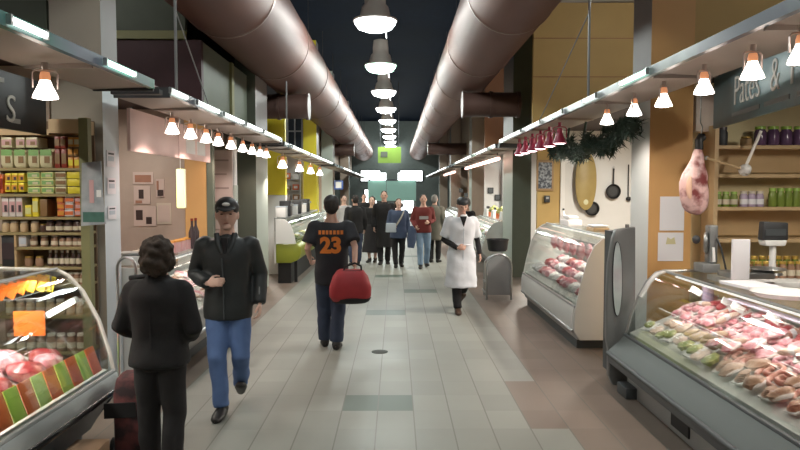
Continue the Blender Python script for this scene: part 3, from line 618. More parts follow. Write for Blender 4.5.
# black sign with a white S
A, B = at(49, 134, 5.25), at(-25, 125, 4.45)
A.z = B.z = 2.30
def sign(label, A, B, h, mat, name='stall_sign', th=.03):
    d = (B - A); L = d.length; rz = math.atan2(d.y, d.x)
    t = T(name, label, 'sign', A, rz)
    MB().b2(0, L, 0, th, 0, h).build('sign_board', mat, t, bevel=.004)
    return t, L
def on_board(x, z): return Matrix.Translation((x, -.004, z)) @ Matrix.Rotation(PI/2, 4, 'X')
A2, B2 = Vector((-2.86, 4.1, 2.33)), Vector((-2.86, 5.62, 2.33))
t, L = sign('black stall sign with a white S above the grocery shelves', A2, B2, .42, 'black')
text_mesh('S', .29, 'letter', M('sign_white', (.60,.57,.50), .5), t, on_board(L-.53, .055), bold=-.002, shear=.1)
for x, z in ((L-.66, .33), (L-.46, .05)): MB().b2(x-.06, x+.06, -.006, 0, z, z+.035).build('small_caption', M('sign_dull', (.34,.33,.30), .5), t)
for x in (.05, L-.05): MB().cyl((x,.015,.42), (x,.015,.71), .006, seg=6).build('hanger_rod', 'charcoal', t)
# newspaper hanging from the side post
t = T('hanging_newspaper', 'grey blue magazine hanging on the shelf post beside the white pier', 'magazine', (0, 5.64, 0))
p = [at(81.5,226,5.64), at(106,224,5.64), at(103,197,5.64), at(101,161,5.64), at(82,163,5.64)]
MB().prism([(q.x, q.z) for q in p], -.006, .006).build('cover', two_tone('mag', (.28,.31,.33), (.44,.46,.48), 7, .35, .65), t)
q0, q1 = at(83.5,222,5.64), at(104.5,212,5.64); MB().b2(q0.x, q1.x, -.009, -.006, q0.z, q1.z).build('green_picture', M('mag_green', (.06,.15,.12), .5, var=.3, scale=20), t)
q0, q1 = at(90,203,5.64), at(94,180,5.64); MB().b2(q0.x, q1.x, -.009, -.006, q0.z, q1.z).build('pink_figure', 'p_pink', t)
q0, q1 = at(97,197,5.64), at(101.5,190,5.64); MB().b2(q0.x, q1.x, -.009, -.006, q0.z, q1.z).build('white_patch', 'white', t)
# notices on the white pier (they face the aisle)
for i, (py0, py1) in enumerate(((151, 167), (178, 194), (206, 219))):
    Y = 6.2; z1, z0 = CAMZ+(190-py0)*Y/680, CAMZ+(190-py1)*Y/680
    t = T('paper_sign', ('top', 'middle', 'lowest')[i] + ' paper notice of the three on the pale left pier', 'paper sign', (-2.585, Y, z0))
    MB().b2(0, .004, -.09, .09, 0, z1-z0).build('sheet', 'paper', t); MB().b2(.004, .006, -.06, .06, (z1-z0)*.35, (z1-z0)*.65).build('print', 'paper_blue', t); MB().b2(.004, .006, -.06, .06, (z1-z0)*.75, (z1-z0)*.86).build('print', 'charcoal', t)
# ------------------------------------------------------------------ goods in the near left counter
def blob(r, seed, amp=.22, seg=14): 
    def fn(d, p): return p * (1 + amp*noise.noise(d*1.7 + Vector((seed*3.1, seed*1.7, seed)))+ .4*amp*noise.noise(d*4 + Vector((seed, 0, 7))))
    return MB().ball((0,0,r[2]), r, seg, 8, fn)
two_tone('meat_pink', (.66,.24,.28), (.85,.60,.61), 14, .42, .62, .3); two_tone('meat_red', (.36,.045,.05), (.60,.24,.24), 16, .45, .65, .3); two_tone('meat_brown', (.30,.13,.07), (.55,.33,.22), 14, .4, .62, .35)
two_tone('meat_beige', (.62,.44,.34), (.78,.62,.52), 12, .4, .6, .4); two_tone('sausage', (.50,.17,.13), (.68,.36,.28), 20, .4, .6, .3); two_tone('greens', (.22,.28,.05), (.55,.52,.22), 16, .4, .6, .5); M('film', (.74,.70,.70), .12); M('cheese', (.76,.58,.22), .4, var=.1); M('tray_white', (.80,.78,.76), .4); M('fat_white', (.78,.66,.62), .35)
ld = lambda u: .60 + (u-2.06)*.12/.74
for i, (u, y, m, r, lab) in enumerate(((2.3, 3.55, 'meat_pink', (.13,.17,.05), 'large marbled pink cut at the open end of the near left counter'), (2.22, 3.9, 'meat_red', (.10,.13,.045), 'red marbled cut behind the green tag strip'), (2.45, 3.95, 'meat_pink', (.13,.14,.05), 'pink cut in the middle of the near left counter'),
                                 (2.3, 4.28, 'meat_red', (.11,.12,.04), 'dark red steak towards the far end of the near left counter'), (2.55, 4.35, 'meat_pink', (.13,.13,.05), 'pale pink joint by the back of the near left counter'), (2.2, 4.55, 'meat_pink', (.09,.09,.035), 'small pink chop at the far corner of the near left counter'),
                                 (2.62, 3.6, 'meat_red', (.12,.15,.05), 'big red joint at the back of the near left counter'), (2.42, 4.62, 'meat_red', (.10,.09,.04), 'red chop beside the end glass of the near left counter'), (2.25, 3.2, 'meat_pink', (.13,.15,.05), 'marbled pink slab nearest the camera in the left counter'))):
    k = tilt(T('meat_cut', lab, 'meat', (-max(u, 2.36), y, ld(max(u, 2.36))+.01), rnd.uniform(0, 3), 'meat cuts in the near left counter'), .16); k.scale = (1.0, 1.0, 1.5)
    MB().b2(-r[0]*.95, r[0]*.95, -r[1]*.95, r[1]*.95, 0, .008).build('tray', 'tray_white', k); o = blob(r, i+1).build('meat', m, k); o.location.z = .006
for i, (u, y, lab) in enumerate(((2.32, 4.08, 'orange price card lying behind the tag strip'), (2.2, 4.38, 'orange price card near the far end of the tag strip'))):
    single('price_card', MB().box((0,0,.045), (.16,.006,.09), rot=Matrix.Rotation(-.5, 3, 'X')), 'amber_tag', lab, 'price card', (-u, y-.12, ld(u)+.01), -.4, 'orange cards lying in the left counter')
i = 0; y = 2.95
while y < 4.7:
    nm, m = (('red', 'red_tag'), ('green', 'green_tag'))[i % 2]
    k = tag(MB().box((0,0,.086), (.007,.128,.185), rot=Matrix.Rotation(-.34, 3, 'Y')).build('price_tag', m, loc=(-2.10, y+.065, .615), bevel=.002), '%s price tag standing in the strip along the left counter glass' % ('orange red' if i % 2 == 0 else 'lime green'), 'price tag', '%s tags of the counter strip' % ('red' if i % 2 == 0 else 'green')); y += .138; i += 1
fan = [(3, 291, 'orange_tag'), (12, 290, 'orange_tag'), (20, 286, 'orange_tag'), (28, 284, 'amber_tag'), (37, 284, 'amber_tag'), (44, 285, 'yellow')]
for j, (px, py, m) in enumerate(fan):
    q = at(px, py, 4.62)
    tag(MB().box((0,0,0), (.075,.005,.11), rot=Matrix.Rotation(.5-.05*j, 3, 'Y')).build('price_card', m, loc=(q.x, 4.60+.018*j, q.z)), ('orange card, first of the fan inside the left counter', 'orange card, second of the fan inside the left counter', 'orange card, third of the fan inside the left counter', 'amber card, fourth of the fan inside the left counter', 'amber card, fifth of the fan inside the left counter', 'yellow card, last of the fan inside the left counter')[j], 'price card', 'fan of price cards in the left counter')
q = at(39, 320, 4.62); single('price_card', MB().box((0,0,0), (.20,.005,.165)), 'orange_tag', 'big orange price card hanging in the middle of the left counter', 'price card', (q.x, 4.5, q.z), .08)
q = at(20, 300, 4.62)
t = T('card_wire', 'thin wire rail holding the fan of price cards', 'wire rail', (0, 4.66, 0)); a, b_ = at(-10, 300, 4.7), at(54, 297, 4.7); MB().tube([(a.x,0,a.z), (b_.x,0,b_.z), (b_.x,0,1.29)], .006, 6).build('wire', 'steel', t)
a, b_ = at(48, 315, 4.7), at(76, 299, 4.7)
t = T('glass_tube_lamp', 'short bright white tube lamp inside the end of the left counter', 'tube lamp', (0, 0, 0)); a, b_ = at(48, 315, 4.60), at(75, 300, 4.77); MB().tube([tuple(a), tuple(b_)], .022, 10).build('tube', 'glow_white', t); MB().ball(tuple(b_), .026).build('tube_cap', 'white', t)
# shelf inside, cardboard box under the counter
single('cardboard_box', MB().box((0,0,.14), (.20,.26,.28)), 'cardboard', 'brown cardboard box on the floor under the left counter end', 'box', (-1.94, 4.18, 0), .05)
# ------------------------------------------------------------------ right near stall: back wall shelves, sign, ham, tools
RY = 6.70
rx = lambda px, Y=RY: at(px, 190, Y).x
rz_ = lambda py, Y=RY: at(700, py, Y).z
sh = T('jar_shelves', 'pale wooden wall shelves of green and purple jars behind the right meat counter', 'shelving', (0, RY, 0))
xa, xb = rx(718), 5.4
for py, d in ((145, .24), (174, .20), (207, .24), (239, .26)): MB().b2(xa, xb, .27-d, .27, rz_(py)-.035, rz_(py)).build('shelf', 'wood_light', sh, smooth=0)
MB().b2(xa, xb, .245, .272, rz_(172), rz_(145)-.035).build('back_board', M('shelf_tan', (.54,.38,.20), .6, var=.1), sh, smooth=0)
MB().b2(xa, xb, .245, .272, rz_(237), rz_(207)-.035).build('back_board', 'shelf_tan', sh, smooth=0)
MB().b2(xa-.04, xa, .0, .272, 0, rz_(125)).build('side_board', 'wood_light', sh, smooth=0)
RJ = dict(Y=RY, X=rx, Z=rz_)
jar_row([762, 775, 788, 801], 145, .058, .185, 'jar_purple', 'lid_green', 'dark purple jar with a green lid on the top right shelf', 'dark purple jars with green lids', None, name='preserve_jar', **RJ)
jar_row([721, 729, 737], 207, .036, .15, 'jar_green', 'lid_green', 'green jar in the group left of the lilac jars', 'green jars left of the lilac ones', 'jar_label', name='preserve_jar', **RJ)
jar_row([747, 755, 763], 207, .039, .155, 'jar_lilac', 'lid_pale', 'lilac jar in the middle of the middle right shelf', 'lilac jars', 'paper', name='preserve_jar', **RJ)
jar_row([776, 784, 792, 800], 207, .039, .185, 'jar_green', 'lid_green', 'taller green jar in the group right of the lilac jars', 'green jars right of the lilac ones', None, name='preserve_jar', **RJ)
jar_row([724], 145, .05, .18, 'charcoal', 'lid_dark', 'dark canister alone at the left end of the top right shelf', None, name='canister', **RJ)
jar_row([748], 145, .055, .085, 'wood', 'lid_gold', 'low brown pot left of the dark purple jars', None, name='pot', **RJ)
# counter with gold lidded jars behind
bc = T('back_counter', 'pale back counter carrying gold lidded jars behind the right meat counter', 'counter', (0, 0, 0))
MB().b2(3.10, 5.4, 6.12, 6.68, 0, 1.0).build('cupboard', 'cream_wall', bc, smooth=0); MB().b2(3.08, 5.45, 6.05, 6.69, 1.0, 1.05).build('worktop', 'white', bc, bevel=.005)
GJ = dict(Y=6.3, X=lambda p: rx(p, 6.36), Z=lambda p: 1.0485)
jar_row([752+8.2*k for k in range(7)], 0, .036, .16, 'jar_glass', 'lid_gold', 'amber jar with a gold lid in the front row on the back counter', 'front gold lidded jars', 'jar_label', name='honey_jar', **GJ)
GJ2 = dict(Y=6.42, X=lambda p: rx(p, 6.48), Z=lambda p: 1.0485)
jar_row([756+8.2*k for k in range(6)], 0, .036, .20, 'jar_green', 'lid_gold', 'taller greenish jar with a gold lid in the rear row on the back counter', 'rear gold lidded jars', None, name='honey_jar', **GJ2)
# white panel and scale on top of the meat counter
q = at(735, 285, 5.75)
t = T('counter_scale', 'shop scale with a white side panel standing on the right meat counter', 'scale', (q.x, 5.75, 1.13))
MB().b2(-.09, .06, -.12, -.10, 0, .34).build('side_screen', 'paper', t, bevel=.004); MB().b2(-.06, .30, -.08, .2, .0, .05).build('weighing_base', 'steel', t, bevel=.006); MB().lathe([(0,.05),(.11,.05),(.15,.075),(.145,.08),(.1,.06),(0,.06)], (.3,.05,0)).build('weighing_pan', 'steel', t)
q = at(778, 245, 5.9)
t = T('price_display', 'black headed price display on a white post behind the meat counter', 'display', (q.x, 5.98, 1.13))
a = 1.13; z0 = at(778, 240, 5.98).z - a
MB().cyl((0,0,0), (0,0,z0+.02), .028).build('post', 'white', t); MB().prism([(-.10,z0), (.10,z0), (.085,z0-.05), (-.085,z0-.05)], -.05, .07).build('white_cradle', 'white', t, bevel=.008)
MB().prism([(-.115,z0), (.115,z0), (.112,z0+.155), (-.105,z0+.165)], -.04, .05).build('display_head', 'charcoal', t, bevel=.012); MB().b2(-.09, .09, -.045, -.041, z0+.04, z0+.10).build('screen', 'case_dark', t)
MB().lathe([(0,0),(.09,0),(.08,.02),(0,.025)]).build('base', 'steel', t)
# the teal stall sign, turned slightly towards the aisle
A, B = Vector((3.02, 6.5, 2.46)), Vector((2.66, 4.2, 2.46))
t, L = sign('teal grey stall sign lettered with an ampersand above the right shelves', A, B, .48, two_tone('sign_teal', (.075,.09,.09), (.11,.20,.22), 1.2, .35, .65, .35))
d = (B-A).normalized()
def s_at(px): # distance along the board seen at column px
    best = min((abs(((A+d*k*.01).x*680/(A+d*k*.01).y+396)-px), k*.01) for k in range(0, 300)); return best[1]
M('letter_cream', (.72,.66,.60), .5)
text_mesh('Pates', .36, 'lettering', 'letter_cream', t, on_board((s_at(727)+s_at(766))/2, .15) @ Matrix.Scale(.80, 4, (1,0,0)), bold=-.004)
text_mesh('&', .36, 'lettering', 'letter_cream', t, on_board(s_at(773.5), .15) @ Matrix.Scale(.8, 4, (1,0,0)), bold=-.004)
text_mesh('P', .38, 'lettering', 'letter_cream', t, on_board(s_at(793), .15), bold=-.004)
for a, b_ in ((731, 758), (763, 788), (796, 815)):
    MB().b2(s_at(a), s_at(b_), -.006, 0, .055, .09).build('small_caption', M('caption', (.22,.24,.24), .5), t, smooth=0)
for x in (.1, L-.1): MB().cyl((x,.015,.48), (x,.015,.52), .008, seg=6).build('hanger', 'charcoal', t)
# notices on the orange pier
for i, (px0, px1, py0, py1) in enumerate(((659.5, 684.5, 196.5, 230.5), (657.5, 683.5, 232.5, 261))):
    a, b_ = at(px0, py1, 6.795), at(px1, py0, 6.795)
    t = T('paper_sign', 'white paper notice, %s of the two on the orange pier' % ('upper', 'lower')[i], 'paper sign', ((a.x+b_.x)/2, 6.795, a.z))
    MB().box((0,-.002,(b_.z-a.z)/2), (b_.x-a.x, .004, b_.z-a.z)).build('sheet', 'paper', t, smooth=0)
    if i == 1: MB().prism([(-.05,.17), (.05,.17), (.035,.24), (0,.22), (-.035,.24)], -.006, -.004).build('pale_emblem', M('emblem', (.60,.55,.32), .6), t)
single('wall_box', MB().box((0,0,0), (.19,.12,.38)), M('warm_white', (.62,.52,.44), .6), 'pale box panel at the top of the corner beside the orange pier', 'panel', at(703, 113, 6.9), 0, bevel=.006)
# hanging ham
q = at(699, 134, 6.0)
t = T('hanging_ham', 'cured ham leg with black hoof hanging beside the orange pier', 'ham', (q.x, 6.0, q.z))
def hm(d, p): return p * (1 + .14*noise.noise(d*2.2 + Vector((4,1,2))))
mb = MB(); mb.tube([(-.0,0,-.12), (-.01,0,-.22), (-.03,0,-.36), (-.045,0,-.5), (-.02,0,-.62), (.0,0,-.69), (.01,0,-.72)], [(.035,.035), (.055,.05), (.115,.08), (.14,.09), (.125,.085), (.07,.06), (.02,.02)], 16)
mb.build('leg_meat', two_tone('ham', (.20,.045,.045), (.72,.48,.46), 9, .36, .56, .35), t, sub=1, disp=.02, dscale=9)
mb = MB(); mb.tube([(.02,0,.0), (.0,0,-.05), (.005,0,-.14)], [(.022,.02), (.034,.03), (.036,.035)], 12); mb.ball((.03,-.01,-.03), (.03,.02,.035)); mb.build('hoof', 'black', t, remesh=.008)
mb = MB(); mb.tube([(-.10,-.075,-.36), (-.125,-.09,-.47), (-.10,-.085,-.58)], [(.02,.012), (.034,.016), (.018,.012)], 10); mb.build('fat_edge', M('ham_fat', (.80,.52,.38), .35), t, sub=1)
MB().tube([(.02,0,0), (.03,0,.06), (.01,0,.1), (.01,0,2.72-q.z)], .006, 6).build('hook', 'steel', t)
# swing arm lamp on the back wall
q = at(745, 170, 6.5); w = at(707, 158, 6.5); u = at(761, 131, 6.5)
t = T('swing_arm_lamp', 'white swing arm lamp with a round head in front of the jar shelves', 'lamp', (q.x, 6.5, q.z))
MB().tube([(0,0,0), tuple(w-q)], .012, 8).build('arm', 'wood_light', t); MB().tube([(0,0,.02), tuple(u-q)], .015, 8).build('arm', 'lamp_shade', t)
MB().lathe([(0,-.035), (.05,-.03), (.058,0), (.04,.05), (.02,.07), (0,.075)], R=Matrix.Rotation(1.2, 3, 'X'), seg=18).build('lamp_head', 'white', t); MB().ball((0,-.035,-.01), (.035,.012,.035)).build('lens', 'housing', t)
MB().tube([tuple(w-q), (w.x-q.x-.02,.2,w.z-q.z)], .02, 8).build('bracket', 'steel', t)
# slicer and hanging tools beside the pier
q = at(705, 260, 6.3)
t = T('meat_slicer', 'grey meat slicer standing behind the end of the right meat counter', 'slicer', (q.x-.02, 6.22, 1.13))
P = lambda px, py: at(px, py, 6.22) - Vector((q.x-.02, 6.22, 1.13))
z = P(703, 225).z
MB().b2(-.08, .08, -.1, .1, 0, .08).build('base', 'steel_dull', t, bevel=.008); MB().b2(.0, .08, -.05, .06, .08, z).build('column', 'steel_dull', t, bevel=.015)
MB().lathe([(0,-.02), (.09,-.015), (.10,0), (.09,.015), (0,.02)], (-.02,-.02,z-.16), R=Matrix.Rotation(PI/2, 3, 'Y') @ Matrix.Rotation(.5, 3, 'X'), seg=24).build('blade_guard', 'steel', t); MB().ball((-.12,-.04,z-.13), (.035,.035,.04)).build('knob', 'charcoal', t)
MB().tube([(.06,-.06,z-.12), (.08,-.10,z-.2), (.13,-.1,.03)], .010, 6).build('cable', 'charcoal', t); MB().tube([(.02,-.08,z-.2), (.02,-.1,.1)], .014, 8).build('handle', 'white', t)
# ------------------------------------------------------------------ goods in the near right counter
rd = lambda u: .54 + (u-2.20)*.32/.75 + .006
protos = {}
def good(kind, u, y, label, group, mat, sc, seed, rz):
    key = (kind, mat, seed % 3)
    loc = (u, y, rd(u)+.02)
    if key in protos: return dup(protos[key], loc, rz, label, group, sc)
    if kind == 'pack':
        t = T('meat_pack', label, 'meat pack', loc, rz, group)
        MB().box((0,0,.012), (.17,.13,.022), taper=1.06).build('tray', 'tray_white', t, bevel=.005); o = blob((.072,.052,.026), seed).build('meat', mat, t); o.location.z = .016
        MB().box((.03,.02,.062), (.05,.035,.002)).build('price_sticker', 'white', t, smooth=0)
    elif kind == 'coil':
        t = T('sausage_coil', label, 'sausage', loc, rz, group)
        pts = [((.03+.0105*a)*math.cos(a), (.03+.0105*a)*math.sin(a), .022+.003*math.sin(3*a)) for a in [k*.45 for k in range(22)]]
        MB().tube(pts, [.008]+[.020]*20+[.008], 10).build('sausage', mat, t); MB().tube([pts[-1], (pts[-1][0]+.02, pts[-1][1]+.02, .02)], .005, 6).build('tied_end', 'fat_white', t)
    elif kind == 'link':
        t = T('sausage', label, 'sausage', loc, rz, group)
        MB().tube([(-.13,0,.03), (-.11,.002,.032), (-.05,.012,.034), (.03,.014,.034), (.10,.004,.032), (.13,0,.03)], [.008,.026,.032,.032,.026,.008], 12).build('casing', mat, t); MB().cyl((.128,0,.03), (.15,.0,.032), .006).build('tied_end', 'white', t); MB().lathe([(.033,-.025),(.033,.025)], (0,.012,.034), R=Matrix.Rotation(PI/2,3,'Y'), cap=False).build('paper_band', 'paper', t)
    elif kind == 'slab':
        t = T('meat_cut', label, 'meat', loc, rz, group); o = blob((.11,.08,.035), seed, .3).build('meat', mat, t); MB().tube([(-.09,-.055,.03), (-.03,-.075,.04), (.05,-.07,.036), (.09,-.04,.03)], [.006,.014,.014,.006], 8).build('fat_edge', 'fat_white', t)
    elif kind == 'bag':
        t = T('salad_pack', label, 'packet', loc, rz, group); o = blob((.085,.06,.03), seed, .35).build('bag', mat, t); MB().box((0,0,.055), (.06,.04,.002)).build('sticker', 'paper', t, smooth=0)
    else:
        t = T('sliced_stack', label, 'sliced meat', loc, rz, group)
        MB().box((0,0,.006), (.17,.14,.012)).build('board', 'tray_white', t, bevel=.004)
        mb = MB()
        for k in range(5): mb.lathe([(0,.012+.007*k), (.058-.003*k,.012+.007*k), (.06-.003*k,.018+.007*k), (0,.0185+.007*k)], (.012*k-.02, .006*(k%2), 0), 16)
        mb.build('slices', mat, t)
    protos[key] = tilt(t, -.40)
    return t
zones = []
cell = {'pack': ('pink meat pack in a white tray', 'meat_pink'), 'slab': ('cut of pink meat with a rim of fat', 'meat_pink')}
y = 2.62; row = 0
while y < 6.15:
    for ci, u in enumerate((2.325, 2.455, 2.585, 2.715, 2.84)):
        uu, yy = u + rnd.uniform(-.015, .015), y + (.07 if ci % 2 else 0) + rnd.uniform(-.03, .03)
        if yy > 6.18: continue
        far = yy > 4.95; side = 'the front glass' if ci == 0 else 'the second file' if ci == 1 else 'the third file' if ci == 2 else 'the fourth file' if ci == 3 else 'the back'
        if ci == 0: kind, mat, nm = (('bag', 'greens', 'greenish packet'), ('bag', 'meat_beige', 'pale parcel'), ('pack', 'greens', 'tray of greens'))[row % 3] if yy > 4.75 else (('slab', 'meat_brown', 'brown roast cut') if row % 2 else ('stack', 'meat_brown', 'stack of brown sliced meat'))
        elif ci == 1: kind, mat, nm = (('pack', 'meat_beige', 'pale meat tray') if row % 2 else ('bag', 'meat_beige', 'pale wrapped parcel')) if far else (('coil', 'sausage', 'coil of sausage') if row % 3 else ('slab', 'meat_brown', 'brown cut'))
        elif ci in (2, 3): kind, mat, nm = (('slab', 'meat_pink', 'pink cut'), ('pack', 'meat_pink', 'pink meat tray'), ('coil', 'meat_pink', 'pink sausage coil'))[(row+ci) % 3] if yy > 4.2 else (('stack', 'meat_beige', 'stack of pale slices'), ('pack', 'meat_beige', 'pale tray'))[row % 2]
        else: kind, mat, nm = (('pack', 'meat_red', 'red meat tray'), ('slab', 'meat_red', 'red cut'), ('link', 'sausage', 'red sausage'))[row % 3] if yy > 4.2 else (('link', 'meat_beige', 'pale sausage'), ('pack', 'meat_pink', 'pink tray'))[row % 2]
        part_ = 'far' if yy > 5.2 else 'middle' if yy > 4.0 else 'near'
        lab = '%s along %s, %s third of the right meat counter' % (nm, side, part_)
        good(kind, uu, yy, lab, lab.replace(' of the right meat counter', ''), mat, (rnd.uniform(.66, .98), rnd.uniform(.66, .98), rnd.uniform(.75, 1.1)), row, rnd.uniform(-.5, .5) + (0 if row % 2 else PI/2*(kind == 'slab')))
    y += .152; row += 1
# second layer: things piled on top of the first
for k in range(20):
    yy = rnd.uniform(3.2, 6.0); u = rnd.uniform(2.40, 2.82)
    pink = yy > 4.5
    lab = '%s on top of the heap, %s half of the right meat counter' % (('pink cut', 'white tagged pink tray', 'pale sausage')[k % 3], 'far' if pink else 'near')
    t = good(('slab', 'pack', 'link')[k % 3], u, yy, lab, lab.replace(' of the right meat counter', ''), ('meat_pink', 'meat_pink', 'meat_beige')[k % 3], rnd.uniform(.7, .85), k, rnd.uniform(0, 3)); t.location.z += .058
# vacuum pack jar at the far back, price cards, inner rail
q = at(682, 300, 6.15)
t = T('meat_jar', 'pale labelled tin with a dark lid at the far end of the right counter', 'tin', (2.80, 6.05, rd(2.8)+.075)); MB().cyl((0,0,0), (0,0,.15), .05, seg=20).build('tin_body', 'jar_lilac', t); MB().cyl((0,0,.15), (0,0,.172), .053, seg=20).build('lid', 'black', t)
for i, (px, py, Y) in enumerate(((738, 308, 5.2), (696, 291, 5.8), (728, 303, 5.5), (773, 318, 4.7))):
    q = at(px, py, Y); tag(MB().box((0,0,0), (.12,.006,.055), rot=Matrix.Rotation(.5,3,'Y')).build('price_card', 'white', loc=q, rz=.2), 'white price card ' + ('near the middle', 'at the far end', 'beside the reddest cuts', 'nearest the camera')[i] + ' of the right counter inner rail', 'price card', 'white cards on the inner rail')
t = T('card_rail', 'lilac lit price rail running inside the right meat counter', 'rail', (2.74, 2.5, .985)); MB().b2(-.03, .03, 0, 3.0, 0, .016).build('shelf_strip', M('lilac_rail', (.62,.55,.68), .3), t)
for y in (.1, 1.5, 2.9): MB().cyl((.03,y,.008), (.16,y,.008), .008, seg=6).build('bracket', 'steel', t)
q = at(790, 292, 5.0)
single('enamel_tray', MB().lathe([(0,0), (.19,0), (.23,.03), (.24,.035), (.22,.025), (.18,.008), (0,.008)], seg=24), 'white', 'white shallow tray lying on top of the right meat counter', 'tray', (2.75, 4.75, 1.13))
single('paper_pile', MB().box((0,0,.012), (.28,.38,.024)), 'paper', 'pile of white wrapping paper on top of the right meat counter', 'paper', (2.76, 5.25, 1.13), .12, bevel=.004)

# ------------------------------------------------------------------ second right stall: garland, board, pans, framed print
def fir():
    mb = MB(); N = 4200
    for k in range(N):
        s = rnd.random(); y = 6.75 + s*3.55; zc = 2.50 - .12*math.sin(s*PI*1.0) + .05*math.sin(s*PI*6)
        a = rnd.uniform(0, 2*PI); L = rnd.uniform(.05, .12); p = Vector((2.36 + rnd.uniform(-.07, .07), y, zc + rnd.uniform(-.08, .08)))
        d = Vector((math.cos(a)*.7, rnd.uniform(-.8, .8), math.sin(a)*.85 - .1)).normalized(); w = d.cross(Vector((rnd.uniform(-1,1), rnd.uniform(-1,1), 1))).normalized()*.011
        n = d.cross(w).normalized()*.006
        P = [mb.v(p+w), mb.v(p-w), mb.v(p+n), mb.v(p+d*L)]
        for q in ((0,1,3), (1,2,3), (2,0,3)): mb.f([P[i] for i in q])
    return mb
t = T('fir_garland', 'dark green fir garland strung under the right canopy before the white wall', 'garland', (0, 0, 0))
g = fir().build('needles', M('fir', (.022,.045,.030), .7, var=.5, scale=30), t, smooth=0)
MB().tube([(2.36, 6.75+.18*k, 2.50 - .12*math.sin(k/20*PI) + .05*math.sin(k/20*PI*6)) for k in range(20)], .05, 8).build('rope', 'fir', t)
for k in range(5):
    y = 6.95+.82*k
    MB().tube([(2.36,y,2.5), (2.38,y+.05,2.6), (2.39,y,2.735)], .016, 6).build('hanging_sprig', 'fir', t)
    mb = MB()
    for j in range(60):
        s = rnd.random(); p = Vector((2.37+.05*s, y+rnd.uniform(-.1,.1), 2.5+.09*s)); d = Vector((rnd.uniform(-1,1), rnd.uniform(-1,1), rnd.uniform(-1,1))).normalized()*.13
        w = d.cross(Vector((1,.3,.5))).normalized()*.01
        P = [mb.v(p+w), mb.v(p-w), mb.v(p+Vector((.006,0,.006))), mb.v(p+d)]
        for q in ((0,1,3), (1,2,3), (2,0,3)): mb.f([P[i] for i in q])
    mb.build('sprig_needles', 'fir', t, smooth=0)
WY = 12.6
def wall_at(px, py): return at(px, py, WY)
q0 = wall_at(584, 181); 
t = T('paddle_board', 'tall oval wooden board with pale tips hanging on the white wall', 'board', (q0.x, WY-.125, q0.z))
sc = WY/680
ell = [(10.5*sc*math.cos(a)*(1-.12*math.sin(a)*0), 29*sc*math.copysign(abs(math.sin(a))**.9, math.sin(a))) for a in [2*PI*k/36 for k in range(36)]]
MB().prism(ell, -.02, .02).build('board', two_tone('board_wood', (.34,.25,.085), (.41,.31,.11), 4, .3, .7), t, bevel=.012)
for z in (-21*sc, 21*sc): MB().ball((0,-.024,z), (.045,.006,.05)).build('pale_inlay', M('inlay_%d' % (z > 0), (.62,.62,.40), .5), t)
MB().tube([(0,0,29*sc), (.01,.02,29*sc+.08), (.01,.12,29*sc+.1)], .008, 6).build('hanging_loop', 'rubber', t)
def pan(label, px, py, r, tail):
    q = wall_at(px, py); t = T('frying_pan', label, 'pan', (q.x, WY-.045, q.z), 0, 'pans on the white wall')
    MB().lathe([(0,-.0), (r*.8,0), (r,.035), (r*1.03,.04), (r*.97,.04), (r*.78,.008), (0,.008)], R=Matrix.Rotation(PI/2, 3, 'X'), seg=24).build('pan_body', 'black', t); MB().lathe([(0,.0085), (r*.6,.0085), (0,.009)], R=Matrix.Rotation(PI/2, 3, 'X')).build('pan_base', 'charcoal', t)
    MB().tube([(0,-.03,r*.95), (tail[0]*.5,-.02,(r+tail[1])*.55+.02), (tail[0],-.01,tail[1])], [.014,.012,.016], 8).build('handle', 'black', t); MB().tube([(tail[0]+.018*math.cos(a), -.01, tail[1]+.02+.018*math.sin(a)) for a in [2*PI*k/10 for k in range(10)]], .004, 5, closed=True).build('hanging_ring', 'steel', t)
pan('black frying pan hanging alone right of the oval board', 612, 191.5, .135, (.01, .42)); pan('black frying pan partly behind the foot of the oval board', 591, 208.5, .13, (-.06, .40))
q = wall_at(628, 170); t = T('hanging_ladle', 'thin dark ladle hanging at the right edge of the white wall', 'ladle', (q.x, WY-.03, q.z)); MB().cyl((0,0,-.5), (0,0,.1), .012, seg=8).build('handle', 'black', t); MB().ball((0,-.03,-.53), (.05,.035,.04)).build('bowl', 'black', t)
a, b_ = at(536, 191, 12.58), at(553.5, 160, 12.58)
t = T('framed_print', 'small framed dark print on the ochre wall beside the white wall', 'picture', (0, 12.58, 0))
MB().b2(a.x, b_.x, -.03, .0, a.z, b_.z).build('frame', 'wood', t, bevel=.006); MB().b2(a.x+.035, b_.x-.035, -.034, -.03, a.z+.045, b_.z-.045).build('print', two_tone('print', (.02,.03,.05), (.30,.34,.38), 22, .45, .62), t, smooth=0)
q = at(547, 199, 12.55); t = T('wall_phone', 'small dark switch box below the framed print', 'switch box', (q.x, 12.55, q.z)); MB().box((0,0,0), (.10,.06,.13)).build('body', 'charcoal', t, bevel=.008); MB().box((0,-.035,.02), (.05,.01,.04)).build('button_panel', 'steel_dull', t)
q = at(547, 216, 11.9); t = T('paper_stand', 'pale narrow bottle standing on the shelf below the switch box', 'bottle', (2.64, 10.7, 1.33)); MB().lathe([(0,0),(.035,0),(.037,.14),(.016,.19),(.014,.23),(0,.23)]).build('body', 'lamp_shade', t); MB().cyl((0,0,.23), (0,0,.26), .016).build('cap', 'charcoal', t)
